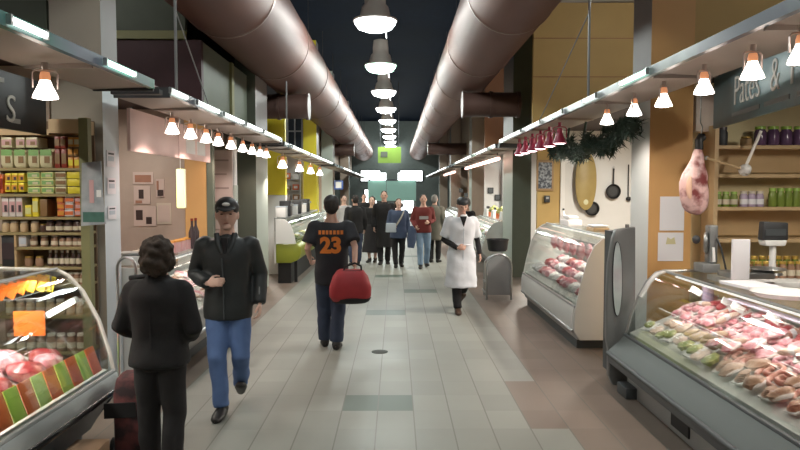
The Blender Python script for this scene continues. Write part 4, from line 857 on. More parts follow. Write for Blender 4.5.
# top of the far counter
for i, (y, w, h, lab) in enumerate(((10.4, .5, .10, 'folded white cloth on top of the counter before the pan wall'), (9.0, .36, .06, 'pale chopping board pile on the counter before the pan wall'))):
    t = T('cloth' if i == 0 else 'chopping_board', lab, 'cloth' if i == 0 else 'board', (2.68, y, 1.332)); MB().box((0,0,h*.5), (.22,w,h)).build('fold', 'white' if i == 0 else 'wood_light', t, bevel=.02, sub=1)
    if i == 0: MB().box((.0,.02,h+.03), (.16,w*.7,.06)).build('upper_fold', 'white', t, bevel=.02, sub=1)
    else: MB().box((0,0,h+.012), (.2,w*.9,.02)).build('upper_board', 'white', t, bevel=.004)
# goods seen through its glass
gd = lambda u: .54 + (u-2.13)*.24/.62 + .006
for i in range(13):
    y = 8.15 + .22*i; 
    for j, u in enumerate((2.28, 2.47, 2.65)):
        m = ('meat_red', 'meat_pink', 'film', 'meat_pink', 'tray_white')[(i*2+j) % 5]; nm = {'meat_red': 'dark red joint', 'meat_pink': 'pink joint', 'film': 'white wrapped parcel', 'tray_white': 'white wrapped block'}[m]
        lab = '%s in the %s file of the counter before the pan wall' % (nm, ('front', 'middle', 'back')[j])
        key = ('x', m)
        loc = (u, y, gd(u)+.012)
        if key in protos: dup(protos[key], loc, rnd.uniform(0,3), lab, lab, rnd.uniform(.8, .98))
        else:
            t = tilt(T('meat_joint', lab, 'meat', loc, 0, lab), -.369); blob((.10,.09,.055), i+j, .3).build('meat', m, t); MB().box((0,0,.004), (.16,.15,.008)).build('tray', 'tray_white', t); protos[key] = t
for i in range(7):
    y = 8.4 + .38*i; key = ('hang',); loc = (2.50, y, 1.24); lab = 'pink piece hanging from the rail inside the counter before the pan wall'
    if key in protos: dup(protos[key], loc, rnd.uniform(0,3), lab, 'pieces hanging in the far counter', rnd.uniform(.9, 1.15))
    else:
        t = T('hanging_meat', lab, 'meat', loc, 0, 'pieces hanging in the far counter'); MB().tube([(0,0,-.06), (0,.0,-.10), (0,0,-.2), (0,0,-.27)], [.02,.05,.06,.02], 12).build('meat', 'meat_pink', t); MB().cyl((0,0,0), (0,0,-.07), .005, seg=6).build('hook', 'steel', t); protos[key] = t
# steel hoop rack with a black tub by the pale green pillar
q = at(497, 301, 1278/113)
t = T('hoop_rack', 'round topped steel hoop rack carrying a black tub before the green pillar', 'rack', (0, 0, 0))
Y0 = 11.45
def arch(px0, px1, pt, Y, nm):
    a, b_ = at(px0, 300, Y), at(px1, 300, Y); top = at(px0, pt, Y).z; r = (b_.x-a.x)/2; xm = (a.x+b_.x)/2
    pts = [(a.x, Y, .02), (a.x, Y, top-r)] + [(xm - r*math.cos(w), Y, top-r+r*math.sin(w)) for w in [PI*k/10 for k in range(1, 10)]] + [(b_.x, Y, top-r), (b_.x, Y, .02)]
    MB().tube(pts, .02, 8).build(nm, 'steel', t); return a.x, b_.x, top, r
xa, xb, top, r = arch(486.5, 511, 254, Y0, 'front_hoop'); arch(484, 507, 255, Y0+.55, 'rear_hoop')
MB().prism([(xa+.02, .1), (xb-.02, .1), (xb-.02, top-r)] + [((xa+xb)/2+(r-.02)*math.cos(w), top-r+(r-.02)*math.sin(w)) for w in [PI*k/8 for k in range(1, 8)]] + [(xa+.02, top-r)], Y0-.005, Y0+.005).build('steel_panel', 'steel_dull', t, smooth=0)
MB().b2(xa, xb, Y0, Y0+.55, .28, .30).build('lower_shelf', 'steel_dull', t)
for x in (xa, xb): MB().tube([(x, Y0, .12), (x, Y0+.55, .12)], .014, 6).build('side_rail', 'steel', t)
t = T('black_tub', 'black plastic tub on top of the round topped steel rack', 'tub', ((xa+xb)/2+.02, Y0+.3, top+.025)); MB().lathe([(0,0), (.15,0), (.185,.2), (.19,.2), (.165,.02), (0,.02)], seg=24).build('tub_body', 'black', t); MB().tube([(.188*math.cos(a), .188*math.sin(a), .2) for a in [2*PI*k/24 for k in range(24)]], .01, 6, closed=True).build('rim', 'black', t)
# ------------------------------------------------------------------ left middle stall: pink header board, posters, lit tube, menu board
t = T('header_board', 'long pinkish white header board hanging over the sliced meat counter', 'sign', (-2.5, 6.45, 2.25))
MB().b2(-.03, 0, 0, 2.75, 0, .40).build('board', M('pink_board', (.78,.56,.52), .5, var=.05), t, smooth=0); MB().b2(0, .004, 1.42, 1.43, 0, .40).build('panel_joint', 'p_pink', t)
for y in (.1, 2.65): MB().cyl((-.015,y,.40), (-.015,y,.42), .008, seg=6).build('hanger', 'charcoal', t)
MB().b2(0, .005, 1.7, 2.05, .07, .24).build('white_print', 'white', t); MB().b2(0, .005, 2.15, 2.5, .07, .24).build('white_print', 'white', t)
PY = 9.287
def poster(px0, px1, py0, py1, m, label, extra=None):
    a, b_ = at(px0, py1, PY), at(px1, py0, PY)
    t = T('wall_poster', label, 'poster', (a.x, PY, a.z)); w, h = b_.x-a.x, b_.z-a.z
    MB().b2(0, w, 0, .012, 0, h).build('sheet', m, t, smooth=0)
    for (u0, u1, v0, v1, mm) in (extra or []): MB().b2(u0*w, u1*w, -.004, 0, v0*h, v1*h).build('printed_block', mm, t, smooth=0)
M('poster_mauve', (.52,.40,.36), .6, var=.1); M('poster_rust', (.30,.14,.09), .6, var=.2)
poster(133, 153, 172, 184, 'poster_mauve', 'long poster with a rust coloured band on the mauve stall wall', [(.1,.9,.15,.75,'poster_rust')])
poster(134, 150, 186, 204, 'poster_mauve', 'poster with a dark figure below the rust banded poster', [(.3,.6,.3,.8,'brown_dark'), (.1,.5,.05,.2,'poster_rust')])
poster(134, 156, 206, 226, 'poster_mauve', 'lowest poster with dark flowers on the mauve stall wall', [(.1,.4,.3,.8,'brown_dark'), (.55,.8,.1,.45,'brown_dark')])
poster(156, 164, 179, 197, 'poster_mauve', 'narrow poster of a dark bottle on the mauve stall wall', [(.1,.35,.4,.9,'poster_rust'), (.2,.9,.05,.4,'brown_dark')])
poster(157, 171, 203, 224, M('poster_pale', (.52,.44,.36), .6), 'pale plain sheet right of the flower poster', [(.1,.9,.1,.9,'poster_mauve')])
a, b_ = at(181, 208, 8.6), at(181, 169, 8.6)
t = T('glowing_banner', 'narrow glowing yellow green strip light hanging before the ochre wall', 'strip light', (a.x, 8.6, a.z)); h = b_.z-a.z
MB().box((0,0,h/2), (.10,.05,h), rot=None).build('diffuser', M('strip_yellow', (1,1,.6), .4, emit=1.0, ecol=(.86,.95,.40)), t, bevel=.015); MB().b2(-.05, .05, .026, .06, 0, h).build('back_plate', 'white', t); MB().cyl((0,0,h), (0,0,2.95-a.z), .006, seg=6).build('cord', 'white', t)
a, b_ = at(213, 240, 9.85), at(232, 150, 9.85)
t = T('menu_board', 'tall pinkish menu board with lines of print behind the capped man', 'menu board', (a.x, 9.85, 0)); w = b_.x-a.x
MB().b2(0, w, 0, .03, a.z, b_.z).build('panel', M('menu_pink', (.50,.41,.37), .6), t, smooth=0)
for k in range(6): MB().b2(.04, w-.05-.03*(k%2), -.004, 0, b_.z-.16-.2*k, b_.z-.135-.2*k).build('print_line', M('print_grey', (.28,.22,.20), .6) if k == 0 else 'print_grey', t, smooth=0)
for x in (.03, w-.03): MB().b2(x-.015, x+.015, .005, .03, 0, a.z).build('leg', 'steel_dull', t)
a = at(235.5, 240, 10.1)
t = T('white_pole', 'slim white pole right of the pinkish menu board', 'pole', (a.x, 10.1, 0)); MB().cyl((0,0,0), (0,0,2.62), .035).build('tube', 'white', t); MB().lathe([(0,0), (.1,0), (.09,.02), (.03,.03)]).build('base_plate', 'steel', t); MB().cyl((0,0,1.7), (0,0,1.95), .045).build('collar', 'pale_green', t)
# goods in and on the sliced meat counter
gm = lambda u: .64 + (u-2.09)*.22/.61 + .004
for i in range(14):
    y = 6.62 + .16*i
    for j, u in enumerate((2.22, 2.42, 2.6)):
        kind, m, nm = (('stack', 'meat_pink', 'stack of pink slices'), ('pack', 'meat_beige', 'pale tray'), ('slab', 'meat_pink', 'pink ham cut'), ('stack', 'meat_beige', 'stack of pale slices'))[(i+2*j) % 4]
        lab = '%s in the %s file of the counter under the pink board' % (nm, ('front', 'middle', 'back')[j])
        key = (kind, m, 0)
        if key not in protos: key = next((k for k in protos if k[0] == kind and k[1] == m), None) or next(k for k in protos if k[0] == kind)
        dup(protos[key], (-u, y, gm(u)+.004), rnd.uniform(-.4, .4), lab, lab, rnd.uniform(.8, .92)).rotation_euler.y = .35
for i in range(11):
    y = 6.75 + .19*i; lab = 'small white labelled pot in the row on top of the counter under the pink board'
    if i == 0: j0 = jar(lab, 'pot', (-2.66, y, 1.162), .06, .10, 'white', 'lid_pale', 'white pots on the counter top', 'p_dark', 'pot')
    else: dup(j0, (-2.66 + .02*(i%2), y, 1.162), rnd.uniform(0, 6))
for i in range(8):
    y = 7.0 + .21*i; lab = 'orange topped packet in the back row on the counter under the pink board'
    if i == 0:
        o0 = T('food_packet', lab, 'packet', (-2.56, y, 1.16), 0, 'orange topped packets on the counter'); MB().box((0,0,.06), (.1,.14,.12)).build('box', 'p_pink', o0, bevel=.004); MB().box((0,0,.128), (.1,.14,.016)).build('orange_top', 'p_orange', o0)
    else: dup(o0, (-2.56, y, 1.16), rnd.uniform(-.2, .2))
for i, (px, py) in enumerate(((192, 222), (209, 221))):
    q = at(px, py, 8.3); t = T('oil_bottle', ('dark bottle left of the capped man on the counter top', 'dark bottle behind the capped man on the counter top')[i], 'bottle', (-2.5+.0*i, 680*2.5/(396-px) - .6*i, 1.162)); MB().lathe([(0,0),(.04,0),(.042,.2),(.015,.28),(.015,.34),(0,.34)]).build('bottle_body', 'p_dark', t); MB().cyl((0,0,.34), (0,0,.37), .017).build('cap', 'p_red', t)
t = T('counter_scale', 'white shop scale on the counter behind the dark haired woman', 'scale', (-2.55, 6.60, 1.162)); MB().b2(-.1, .1, -.14, .14, 0, .09).build('base', 'white', t, bevel=.01); MB().b2(-.14, .14, -.12, .12, .1, .115).build('pan', 'steel', t); MB().cyl((0,.0,.08), (0,0,.11), .03).build('pan_post', 'steel', t)
# ------------------------------------------------------------------ yellow post stall
for i, (px0, px1, lab) in enumerate(((267, 286.5, 'tall yellow post panel left of the dark window, above the lime counter'),)):
    Y = 15.15; a, b_ = at(px0, 178, Y), at(px1, 112, Y)
    t = T('yellow_post', lab, 'post', (a.x-.04, Y, 0)); w = b_.x-a.x
    MB().b2(0, w, 0, .22, at(px0, 195, Y).z, 3.5).build('yellow_panel', 'yellow', t, smooth=0); MB().b2(0, w, .0, .22, 0, at(px0, 195, Y).z-.005).build('white_foot', 'white', t, smooth=0)
a, b_ = at(288, 150, 21.45), at(302, 117, 21.45)
struct('window_9', MB().b2(a.x, b_.x, 21.45, 21.49, a.z, b_.z+.3), M('dark_pane', (.035,.045,.06), .15), smooth=0)
for x in (a.x, (a.x+b_.x)/2, b_.x): struct('trim_9', MB().b2(x-.02, x+.02, 21.41, 21.45, a.z, b_.z+.3), 'steel_dull', smooth=0)
struct('trim_9', MB().b2(a.x, b_.x, 21.41, 21.45, 3.7, 3.74), 'steel_dull', smooth=0)
# white and lime counter
t = T('lime_counter', 'white glass counter with a rounded lime green base near the yellow posts', 'counter', (0, 13.55, 0)); L = 5.6
prf = [(2.40,.42), (2.1,.42), (1.96,.48), (1.90,.60), (1.90,.74), (1.98,.80), (2.40,.80)]
MB().prism([(-u, z) for u, z in prf], 0, L).build('lime_base', 'lime', t, smooth=40, bevel=.02)
MB().b2(-2.38, -2.12, .12, L-.1, 0, .43).build('plinth', 'black', t, smooth=0); MB().b2(-2.43, -2.40, 0, L, .4, 1.05).build('back_panel', 'case_pale', t, smooth=0)
MB().strip([(-u, z) for u, z in ((1.99,.81), (2.03,1.0), (2.10,1.2), (2.22,1.30))], 0, L, .008).build('front_glass', 'glass', t)
MB().prism([(-u, z) for u, z in ((1.99,.81), (2.03,1.0), (2.10,1.2), (2.22,1.30), (2.40,1.3), (2.40,.81))], -.03, 0).build('white_end', 'white', t, smooth=0, bevel=.006)
MB().b2(-2.43, -2.2, 0, L, 1.30, 1.33).build('top_shelf', 'steel', t, smooth=0); MB().tube([(-2.22,0,1.30), (-2.22,L,1.30)], .014, 8).build('ridge_rail', 'steel', t)
MB().b2(-2.08, -2.02, .3, .36, .0, .45).build('foot', 'black', t)
for y in (.05, L-.05): MB().cyl((-2.415,y,1.05), (-2.415,y,1.3), .015).build('shelf_post', 'steel', t)
light('AREA', (-2.3, L/2, 1.27), CASE_W*L*.6, (1,1,.97), t, .06, size_y=L-.5)
for i in range(16):
    y = 13.9 + .33*i; nm = ('white bowl', 'dark tray', 'green salad bowl', 'pale cheese')[i % 4]; lab = nm + ' behind the glass of the lime green counter'; m = ('white', 'charcoal', 'greens', 'cheese')[i % 4]; key = ('lime', m)
    if key in protos: dup(protos[key], (-2.20-.03*(i%2), y, .803), rnd.uniform(0, 3), lab, lab)
    else:
        k = T('salad_bowl', lab, 'bowl', (-2.20, y, .803), 0, lab); MB().lathe([(0,0), (.08,0), (.13,.07), (.135,.07), (.085,.01), (0,.01)]).build('bowl', 'white' if m != 'charcoal' else 'charcoal', k); blob((.10,.10,.05), i+2, .3).build('food', m, k).location.z = .02; protos[key] = k
for i in range(9):
    y = 13.8 + .5*i; nm = ('white storage box', 'dark coffee machine', 'steel canister')[i % 3]; lab = nm + ' on the shelf above the lime green counter'; key = ('top', i % 3)
    loc = (-2.32, y, 1.332)
    if key in protos: dup(protos[key], loc, rnd.uniform(-.3, .3), lab, lab)
    else:
        k = T(('storage_box', 'coffee_machine', 'canister')[i % 3], lab, ('box', 'machine', 'canister')[i % 3], loc, 0, lab)
        if i % 3 == 0: MB().box((0,0,.1), (.2,.26,.2)).build('box', 'white', k, bevel=.008); MB().box((0,0,.21), (.21,.27,.02)).build('lid', 'paper_blue', k)
        elif i % 3 == 1: MB().box((0,0,.16), (.22,.24,.32)).build('body', 'charcoal', k, bevel=.01); MB().box((.13,0,.24), (.06,.1,.05)).build('spout', 'steel', k)
        else: MB().cyl((0,0,0), (0,0,.22), .07).build('body', 'steel', k); MB().lathe([(.072,.22), (.05,.245), (.012,.25), (.012,.27), (0,.27)]).build('lid', 'steel_dull', k)
        protos[key] = k
def wall_rack(label, s, x0, x1, y, n, cols, z0=1.2, dz=.34, grp='', mats=('p_white','p_rust','charcoal','p_brown','white')):
    """open wall rack of boxes on a cross wall, far down the hall"""
    t = T('goods_rack', label, 'shelving', (0, y, 0))
    for k in range(n): MB().b2(s*x0, s*x1, -.26, 0, z0+dz*k-.03, z0+dz*k).build('shelf', 'steel_dull', t, smooth=0)
    for x in (x0, x1): MB().b2(s*x-.02, s*x+.02, -.26, 0, 0, z0+dz*n).build('upright', 'steel_dull', t, smooth=0)
    w = (x1-x0)/cols
    for k in range(n):
        for c in range(cols):
            m = mats[(k*3+c*2) % len(mats)]; nm = {'p_white': 'white', 'p_rust': 'rust red', 'charcoal': 'dark grey', 'p_brown': 'brown', 'white': 'bright white', 'greens': 'green', 'steel': 'steel'}[m]
            lab = '%s box on the %s' % (nm, grp); key = ('rk', m); loc = (s*(x0+w*(c+.5)), y-.13, z0+dz*k+.001)
            if key in protos: dup(protos[key], loc, rnd.uniform(-.05, .05), lab, lab, (w/.3*rnd.uniform(.75, .86), .9, rnd.uniform(.6, 1.0)))
            else:
                b = T('goods_box', lab, 'box', loc, 0, lab); b.scale = (w/.3*.8, 1, .9); MB().box((0,0,.11), (.26,.18,.22)).build('carton', m, b, bevel=.004); MB().box((0,-.0905,.11), (.14,.003,.1)).build('label_patch', 'paper', b, smooth=0); protos[key] = b
wall_rack('white rack of boxes on the wall of the yellow post stall', -1, 2.95, 4.3, 13.32, 4, 5, grp='rack of the yellow post stall', mats=('white','p_white','greens','steel','charcoal'))
wall_rack('rack of boxes on the back wall of the far left stall', -1, 3.0, 4.4, 21.58, 4, 5, grp='rack of the far left stall')
wall_rack('rack of red and white boxes on the white wall of the far right stall', 1, 3.1, 3.9, 19.96, 4, 4, z0=1.35, grp='rack of the far right stall', mats=('p_rust','white','p_brown','p_white','charcoal'))
# dark square prints on the far white wall and goods on the far right counter
for i, (px, py) in enumerate(((490.5, 190.5), (497.5, 197.5), (461, 190.5), (466, 195))):
    q = at(px, py, 19.96); t = T('square_print', ('dark square print nearest the green pillar, upper', 'dark square print nearest the green pillar, lower', 'small dark print behind the white coated man, upper', 'small dark print behind the white coated man, lower')[i], 'picture', (q.x, 19.96, q.z)); s_ = .085 if i < 2 else .06
    MB().box((0,-.01,0), (2*s_,.02,2*s_)).build('panel', 'black', t); MB().box((0,-.022,0), (1.5*s_,.004,1.5*s_)).build('picture', 'case_dark', t, smooth=0)
counter('far right glass counter of white trays behind the white coated man', 1, 15.95, 19.6, [(2.02,.42), (2.03,.46), (2.05,.55), (2.06,.62)], GM, 2.74, 1.15, 2.86, [(2.09,.64), (2.7,.86)], (2.3,.12), ('case_pale', 'case_panel', 'steel', 'steel', 'steel'), ('panel', 'panel'))
counter('farther right glass counter of the stall beyond the second pillar', 1, 24, 30, [(2.02,.42), (2.03,.46), (2.05,.55), (2.06,.62)], GM, 2.74, 1.15, 2.86, [(2.09,.64), (2.7,.86)], (2.3,.12), ('case_pale', 'case_panel', 'steel', 'steel', 'steel'), ('panel', 'panel'))
counter('far left glass counter beyond the lime green counter', -1, 21, 26.5, [(2.02,.42), (2.03,.46), (2.05,.55), (2.06,.62)], GM, 2.74, 1.15, 2.86, [(2.09,.64), (2.7,.86)], (2.3,.12), ('case_pale', 'case_panel', 'steel', 'steel', 'steel'), ('panel', 'panel'))
for i in range(8):
    y = 16.1 + .42*i; nm = ('white tray', 'green salad pack', 'red meat joint')[i % 3]; lab = nm + ' in the far right counter'; m = ('tray_white', 'greens', 'meat_red')[i % 3]; key = ('fr', m); loc = (2.32, y, .73)
    if key in protos: dup(protos[key], loc, rnd.uniform(0, 3), lab, lab)
    else:
        k = tilt(T('food_tray', lab, 'tray', loc, 0, lab), -.345); MB().box((0,0,.02), (.22,.26,.03)).build('tray', 'white', k, bevel=.005); blob((.1,.11,.05), i+3, .3).build('food', m, k).location.z = .03; protos[key] = k
for i in range(7):
    y = 16.2 + .45*i; nm = ('white till', 'small potted herb', 'red tin')[i % 3]; lab = nm + ' on top of the far right counter'; key = ('frt', i % 3); loc = (2.58, y, 1.162)
    if key in protos: dup(protos[key], loc, rnd.uniform(-.4, .4), lab, lab)
    else:
        k = T(('till', 'potted_herb', 'tin')[i % 3], lab, ('till', 'plant', 'tin')[i % 3], loc, 0, lab)
        if i % 3 == 0: MB().box((0,0,.1), (.22,.28,.2), taper=.8).build('body', 'white', k, bevel=.01); MB().box((-.02,0,.22), (.02,.16,.1)).build('screen', 'charcoal', k)
        elif i % 3 == 1: MB().lathe([(0,0),(.06,0),(.08,.12),(0,.12)]).build('pot', 'p_rust', k); blob((.11,.11,.1), 4, .5).build('foliage', 'greens', k).location.z = .1
        else: MB().cyl((0,0,0), (0,0,.18), .07).build('body', 'p_rust', k); MB().cyl((0,0,.18), (0,0,.19), .066).build('lid', 'steel', k)
        protos[key] = k
# blue sign on the far left
q = at(338.5, 185, 26.9); t = T('blue_sign', 'small blue rimmed white sign on the far left pillar', 'sign', (q.x, 26.95, q.z)); MB().box((0,0,0), (.36,.04,.36)).build('rim', M('sign_blue', (.08,.14,.40), .4), t, bevel=.01); MB().box((0,-.022,0), (.22,.01,.24)).build('white_centre', 'white', t)
# floor drain
single('floor_drain', MB().lathe([(0,.0), (.095,0), (.095,.004), (.085,.006), (0,.006)], seg=28), M('drain_grey', (.07,.08,.075), .8), 'round metal drain cover set in the middle of the aisle floor', 'drain', (-.19, 7.82, .001))
# ------------------------------------------------------------------ people
M('skin', (.62,.37,.28), .5, var=.05); M('skin_pale', (.74,.48,.38), .5, var=.05); M('lip', (.40,.14,.12), .5); M('eye_dark', (.03,.02,.02), .2)
M('hair_dark', (.022,.015,.012), .7, var=.4, scale=40, bump=.6); M('hair_brown', (.035,.022,.014), .75, var=.4, scale=40, bump=.8); M('hair_grey', (.22,.20,.18), .7, var=.3, scale=40)
M('leather', (.020,.024,.025), .52, var=.3, scale=9, bump=.5); M('cloth_black', (.011,.010,.011), .85, bump=.4, scale=14); M('cloth_soft_black', (.016,.014,.015), .9, bump=.4, scale=12); M('jersey', (.014,.015,.020), .75, bump=.3, scale=14); M('jersey_orange', (.78,.22,.03), .6)
M('denim', (.085,.15,.32), .8, var=.3, scale=7, bump=.5); M('denim_dark', (.030,.042,.075), .85, var=.3, scale=7, bump=.4); M('denim_light', (.20,.29,.40), .8, var=.2, scale=7); M('coat_white', (.78,.80,.84), .7, bump=.5, scale=10); M('red_bag', (.34,.022,.028), .55, var=.2, scale=8, bump=.4)
M('sweater_red', (.17,.028,.024), .85, var=.2); M('jacket_blue', (.06,.085,.15), .8, var=.2); M('jacket_olive', (.15,.14,.11), .85, var=.2); M('shirt_pale', (.48,.47,.47), .8, var=.15); M('shoe', (.018,.016,.015), .45); M('shoe_brown', (.07,.04,.025), .5); M('grey_stripe', (.16,.17,.17), .5); M('strap_pale', (.45,.42,.36), .7)
SEC = [(.30,.15,.12), (.60,.15,.115), (.80,.162,.112), (.90,.170,.118), (.98,.163,.114), (1.08,.150,.106), (1.20,.156,.114), (1.32,.176,.124), (1.40,.180,.116), (1.455,.140,.090), (1.50,.072,.066), (1.53,.060,.060), (1.60,.056,.058)]
def sec(z):
    for a, b_ in zip(SEC, SEC[1:]):
        if a[0] <= z <= b_[0]:
            k = (z-a[0])/(b_[0]-a[0]); return a[1]+(b_[1]-a[1])*k, a[2]+(b_[2]-a[2])*k
    return SEC[0][1:] if z < SEC[0][0] else SEC[-1][1:]
V = Vector
class Person:
    def __init__(s, label, loc, rz, H, pose, vox=.011, skin='skin', group=None):
        s.t = T('person', label, 'person', loc, rz, group); s.k = H/1.78; s.vox = vox
        d = dict(hR=(.09,0,.92), kR=(.10,.03,.50), aR=(.10,0,.085), hL=(-.09,0,.92), kL=(-.10,.03,.50), aL=(-.10,0,.085), pR=0, pL=0, toeR=.12, toeL=-.12,
                 sR=(.185,0,1.435), eR=(.25,-.04,1.16), wR=(.25,.05,.91), sL=(-.185,0,1.435), eL=(-.25,-.04,1.16), wL=(-.25,.05,.91), lean=0, yaw=0, nod=0, curl=.45,
                 hs=1.0, dR=None, dL=None, nR=(-1,0,0), nL=(1,0,0))
        d.update(pose); s.p = {k: (V(v) if isinstance(v, tuple) else v) for k, v in d.items()}; p = s.p
        if p['lean']:
            for q in ('sR','eR','wR','sL','eL','wL'): p[q] = V((p[q].x, p[q].y + p['lean']*(p[q].z-.92), p[q].z))
        s.ly = lambda z: p['lean']*max(0, z-.92)
        mb = s.mb(); s.torso(mb, .86, 1.60, 0)
        for a in 'RL':
            s.leg(mb, a, (.088,.076,.056,.056,.036)); s.arm(mb, a, (.050,.043,.037,.034,.025), 1.0); s.hand(mb, a); s.foot(mb, a, .0)
        s.headm = Matrix.Translation((0, s.ly(1.55), 1.55)) @ Matrix.Rotation(p['yaw'], 4, 'Z') @ Matrix.Rotation(-p['nod'], 4, 'X') @ Matrix.Scale(p['hs'], 4) @ Matrix.Translation((0,0,-1.55))
        mb.m = s.base @ s.headm
        def hf(d, q):
            if d.z < 0: q.x *= 1 + .17*d.z; q.y *= 1 + .06*d.z
            if d.y > .55 and -.1 < d.z < .28: q.y *= .965
            return q
        mb.ball((0,.018,1.668), (.078,.100,.120), 20, 14, hf)
        mb.tube([(0,.108,1.692), (0,.124,1.660), (0,.130,1.645), (0,.110,1.636)], [.008,.013,.017,.010], 8)
        mb.ball((0,.088,1.580), (.034,.024,.024)); mb.ball((-.033,.100,1.702), (.026,.014,.010)); mb.ball((.033,.100,1.702), (.026,.014,.010))
        for q in (-.079, .079): mb.ball((q,.0,1.665), (.013,.024,.034))
        mb.build('body', skin, s.t, remesh=vox*.65*s.k, smooth_it=2, smooth=80)
        for q in (-.033, .033):
            e = s.mb(); e.m = s.base @ s.headm; e.ball((q,.108,1.678), (.011,.007,.005)); e.build('eye', 'eye_dark', s.t)
        e = s.mb(); e.m = s.base @ s.headm; e.ball((0,.108,1.610), (.020,.008,.004)); e.build('mouth', 'lip', s.t)
    def mb(s):
        m = MB(); s.base = Matrix.Scale(s.k, 4); m.m = s.base; return m
    def torso(s, mb, z0, z1, g, flare=0, zf=.95):
        n = max(6, int((z1-z0)/.05)); rs = []
        for i in range(n+1):
            z = z0+(z1-z0)*i/n; a, b_ = sec(z); f = flare*max(0, zf-z); yy = s.ly(z)
            e = .8
            rs.append([V(((a+g+f)*math.copysign(abs(math.cos(w))**e, math.cos(w)), yy+(b_+g+f)*math.copysign(abs(math.sin(w))**e, math.sin(w)), z)) for w in [2*PI*k/24 for k in range(24)]])
        mb.rings(rs)
    def leg(s, mb, a, r, stop=1.0):
        h, k, n = s.p['h'+a], s.p['k'+a], s.p['a'+a]
        pts = [h, h.lerp(k,.5), k, k.lerp(n,.35), n]; pts[3] = pts[3] + V((0,-.012,0))
        mb.tube(pts, list(r), 14, side=(1,0,0))
    def arm(s, mb, a, r, upto):
        S, e, w = s.p['s'+a], s.p['e'+a], s.p['w'+a]
        pts, rr = [S + V((0,0,.01)), S.lerp(e,.5), e, e.lerp(w,.4), w], list(r)
        if upto < 1: pts, rr = [S + V((0,0,.01)), S.lerp(e, upto*.5), S.lerp(e, upto)], [r[0], r[1]*1.05, r[1]*1.15]
        mb.tube(pts, rr, 12)
        mb.ball(S + V((0,0,-.012)), r[0]*1.0)
    def hand(s, mb, a):
        e, w = s.p['e'+a], s.p['w'+a]; d = s.p['d'+a] or (w-e); d = d.normalized(); n = s.p['n'+a]; n = (n - d*n.dot(d)).normalized(); t = d.cross(n)
        if a == 'R': t = -t
        f = V((0,1,.3));
        if t.dot(f) < 0: t = -t                      # thumb towards the front
        R = Matrix((t, n, d)).transposed()
        mb.ball(w+d*.05, (.040,.016,.052), 12, 8, R=R)
        for i, L in enumerate((.072,.080,.074,.058)):
            p0 = w + d*.082 + t*(.030-.020*i); pts = [w+d*.05+t*(.022-.014*i), p0]; ang = 0
            for j, q in enumerate((.45,.32,.23)):
                ang += s.p['curl']*(1 + .15*i); pts.append(pts[-1] + (d*math.cos(ang)+n*math.sin(ang))*L*q)
            mb.tube(pts, [.009,.0095,.0088,.008,.0065], 8)
        mb.tube([w+d*.02+t*.02, w+d*.045+t*.050+n*.01, w+d*.075+t*.058+n*.024, w+d*.098+t*.052+n*.034], [.012,.012,.010,.008], 8)
    def foot(s, mb, a, g):
        n = s.p['a'+a]; yaw, pit = s.p['toe'+a], s.p['p'+a]
        Rm = Matrix.Translation(n) @ Matrix.Rotation(-yaw, 4, 'Z') @ Matrix.Rotation(-pit, 4, 'X')
        m0 = mb.m; mb.m = m0 @ Rm
        mb.tube([(0,-.075,-.045), (0,-.045,-.04), (0,.03,-.043), (0,.10,-.055), (0,.165,-.062), (0,.195,-.066)], [(.022+g,.022+g), (.034+g,.042+g), (.040+g,.040+g), (.046+g,.028+g), (.036+g,.020+g), (.014+g,.010+g)], 14, side=(1,0,0))
        mb.tube([(0,-.03,-.03), (0,-.005,.04)], [.042+g,.040+g], 12)
        mb.m = m0
    def shoes(s, mat='shoe'):
        for a in 'RL':
            mb = s.mb(); s.foot(mb, a, .010); mb.build('shoe', mat, s.t, remesh=.009, smooth_it=1, smooth=60)
    def trousers(s, mat, r=(.105,.094,.080,.074,.066)):
        mb = s.mb(); s.torso(mb, .84, 1.02, .014)
        for a in 'RL': s.leg(mb, a, r)
        return mb.build('trousers', mat, s.t, remesh=.014, smooth_it=3, smooth=80, disp=.010, dscale=9)
    def top(s, mat, hem=.88, g=.022, sleeve=1.0, r=(.072,.064,.056,.052,.046), flare=0, name='jacket', zt=1.485, disp=.008, collar=False, zf=.95):
        mb = s.mb(); s.torso(mb, hem, zt, g, flare, zf)
        if sleeve:
            for a in 'RL': s.arm(mb, a, r, sleeve)
        if collar: mb.tube([(0, s.ly(1.47)-.01, 1.45), (0, s.ly(1.5)-.008, 1.53)], [(.098,.085), (.084,.078)], 20)
        return mb.build(name, mat, s.t, remesh=.013, smooth_it=9, smooth=80, disp=disp, dscale=8)
    def skirt(s, mat, z0, z1, g, flare, name='skirt'):
        mb = s.mb(); s.torso(mb, z0, z1, g, flare, z1); return mb.build(name, mat, s.t, smooth=80, disp=.014, dscale=7)
    def hair(s, mat, blobs, disp=.012, name='hair', vox=.010):
        mb = s.mb(); mb.m = s.base @ s.headm
        for c, r in blobs: mb.ball(c, r, 18, 12)
        return mb.build(name, mat, s.t, remesh=vox, smooth_it=1, smooth=80, disp=disp, dscale=28)
    def part(s, name, mat, fn, head=False, **k):
        mb = s.mb()
        if head: mb.m = s.base @ s.headm
        fn(mb); return mb.build(name, mat, s.t, **k)
SHORT = [((0,-.012,1.705), (.086,.100,.098)), ((0,-.045,1.665), (.080,.070,.090))]
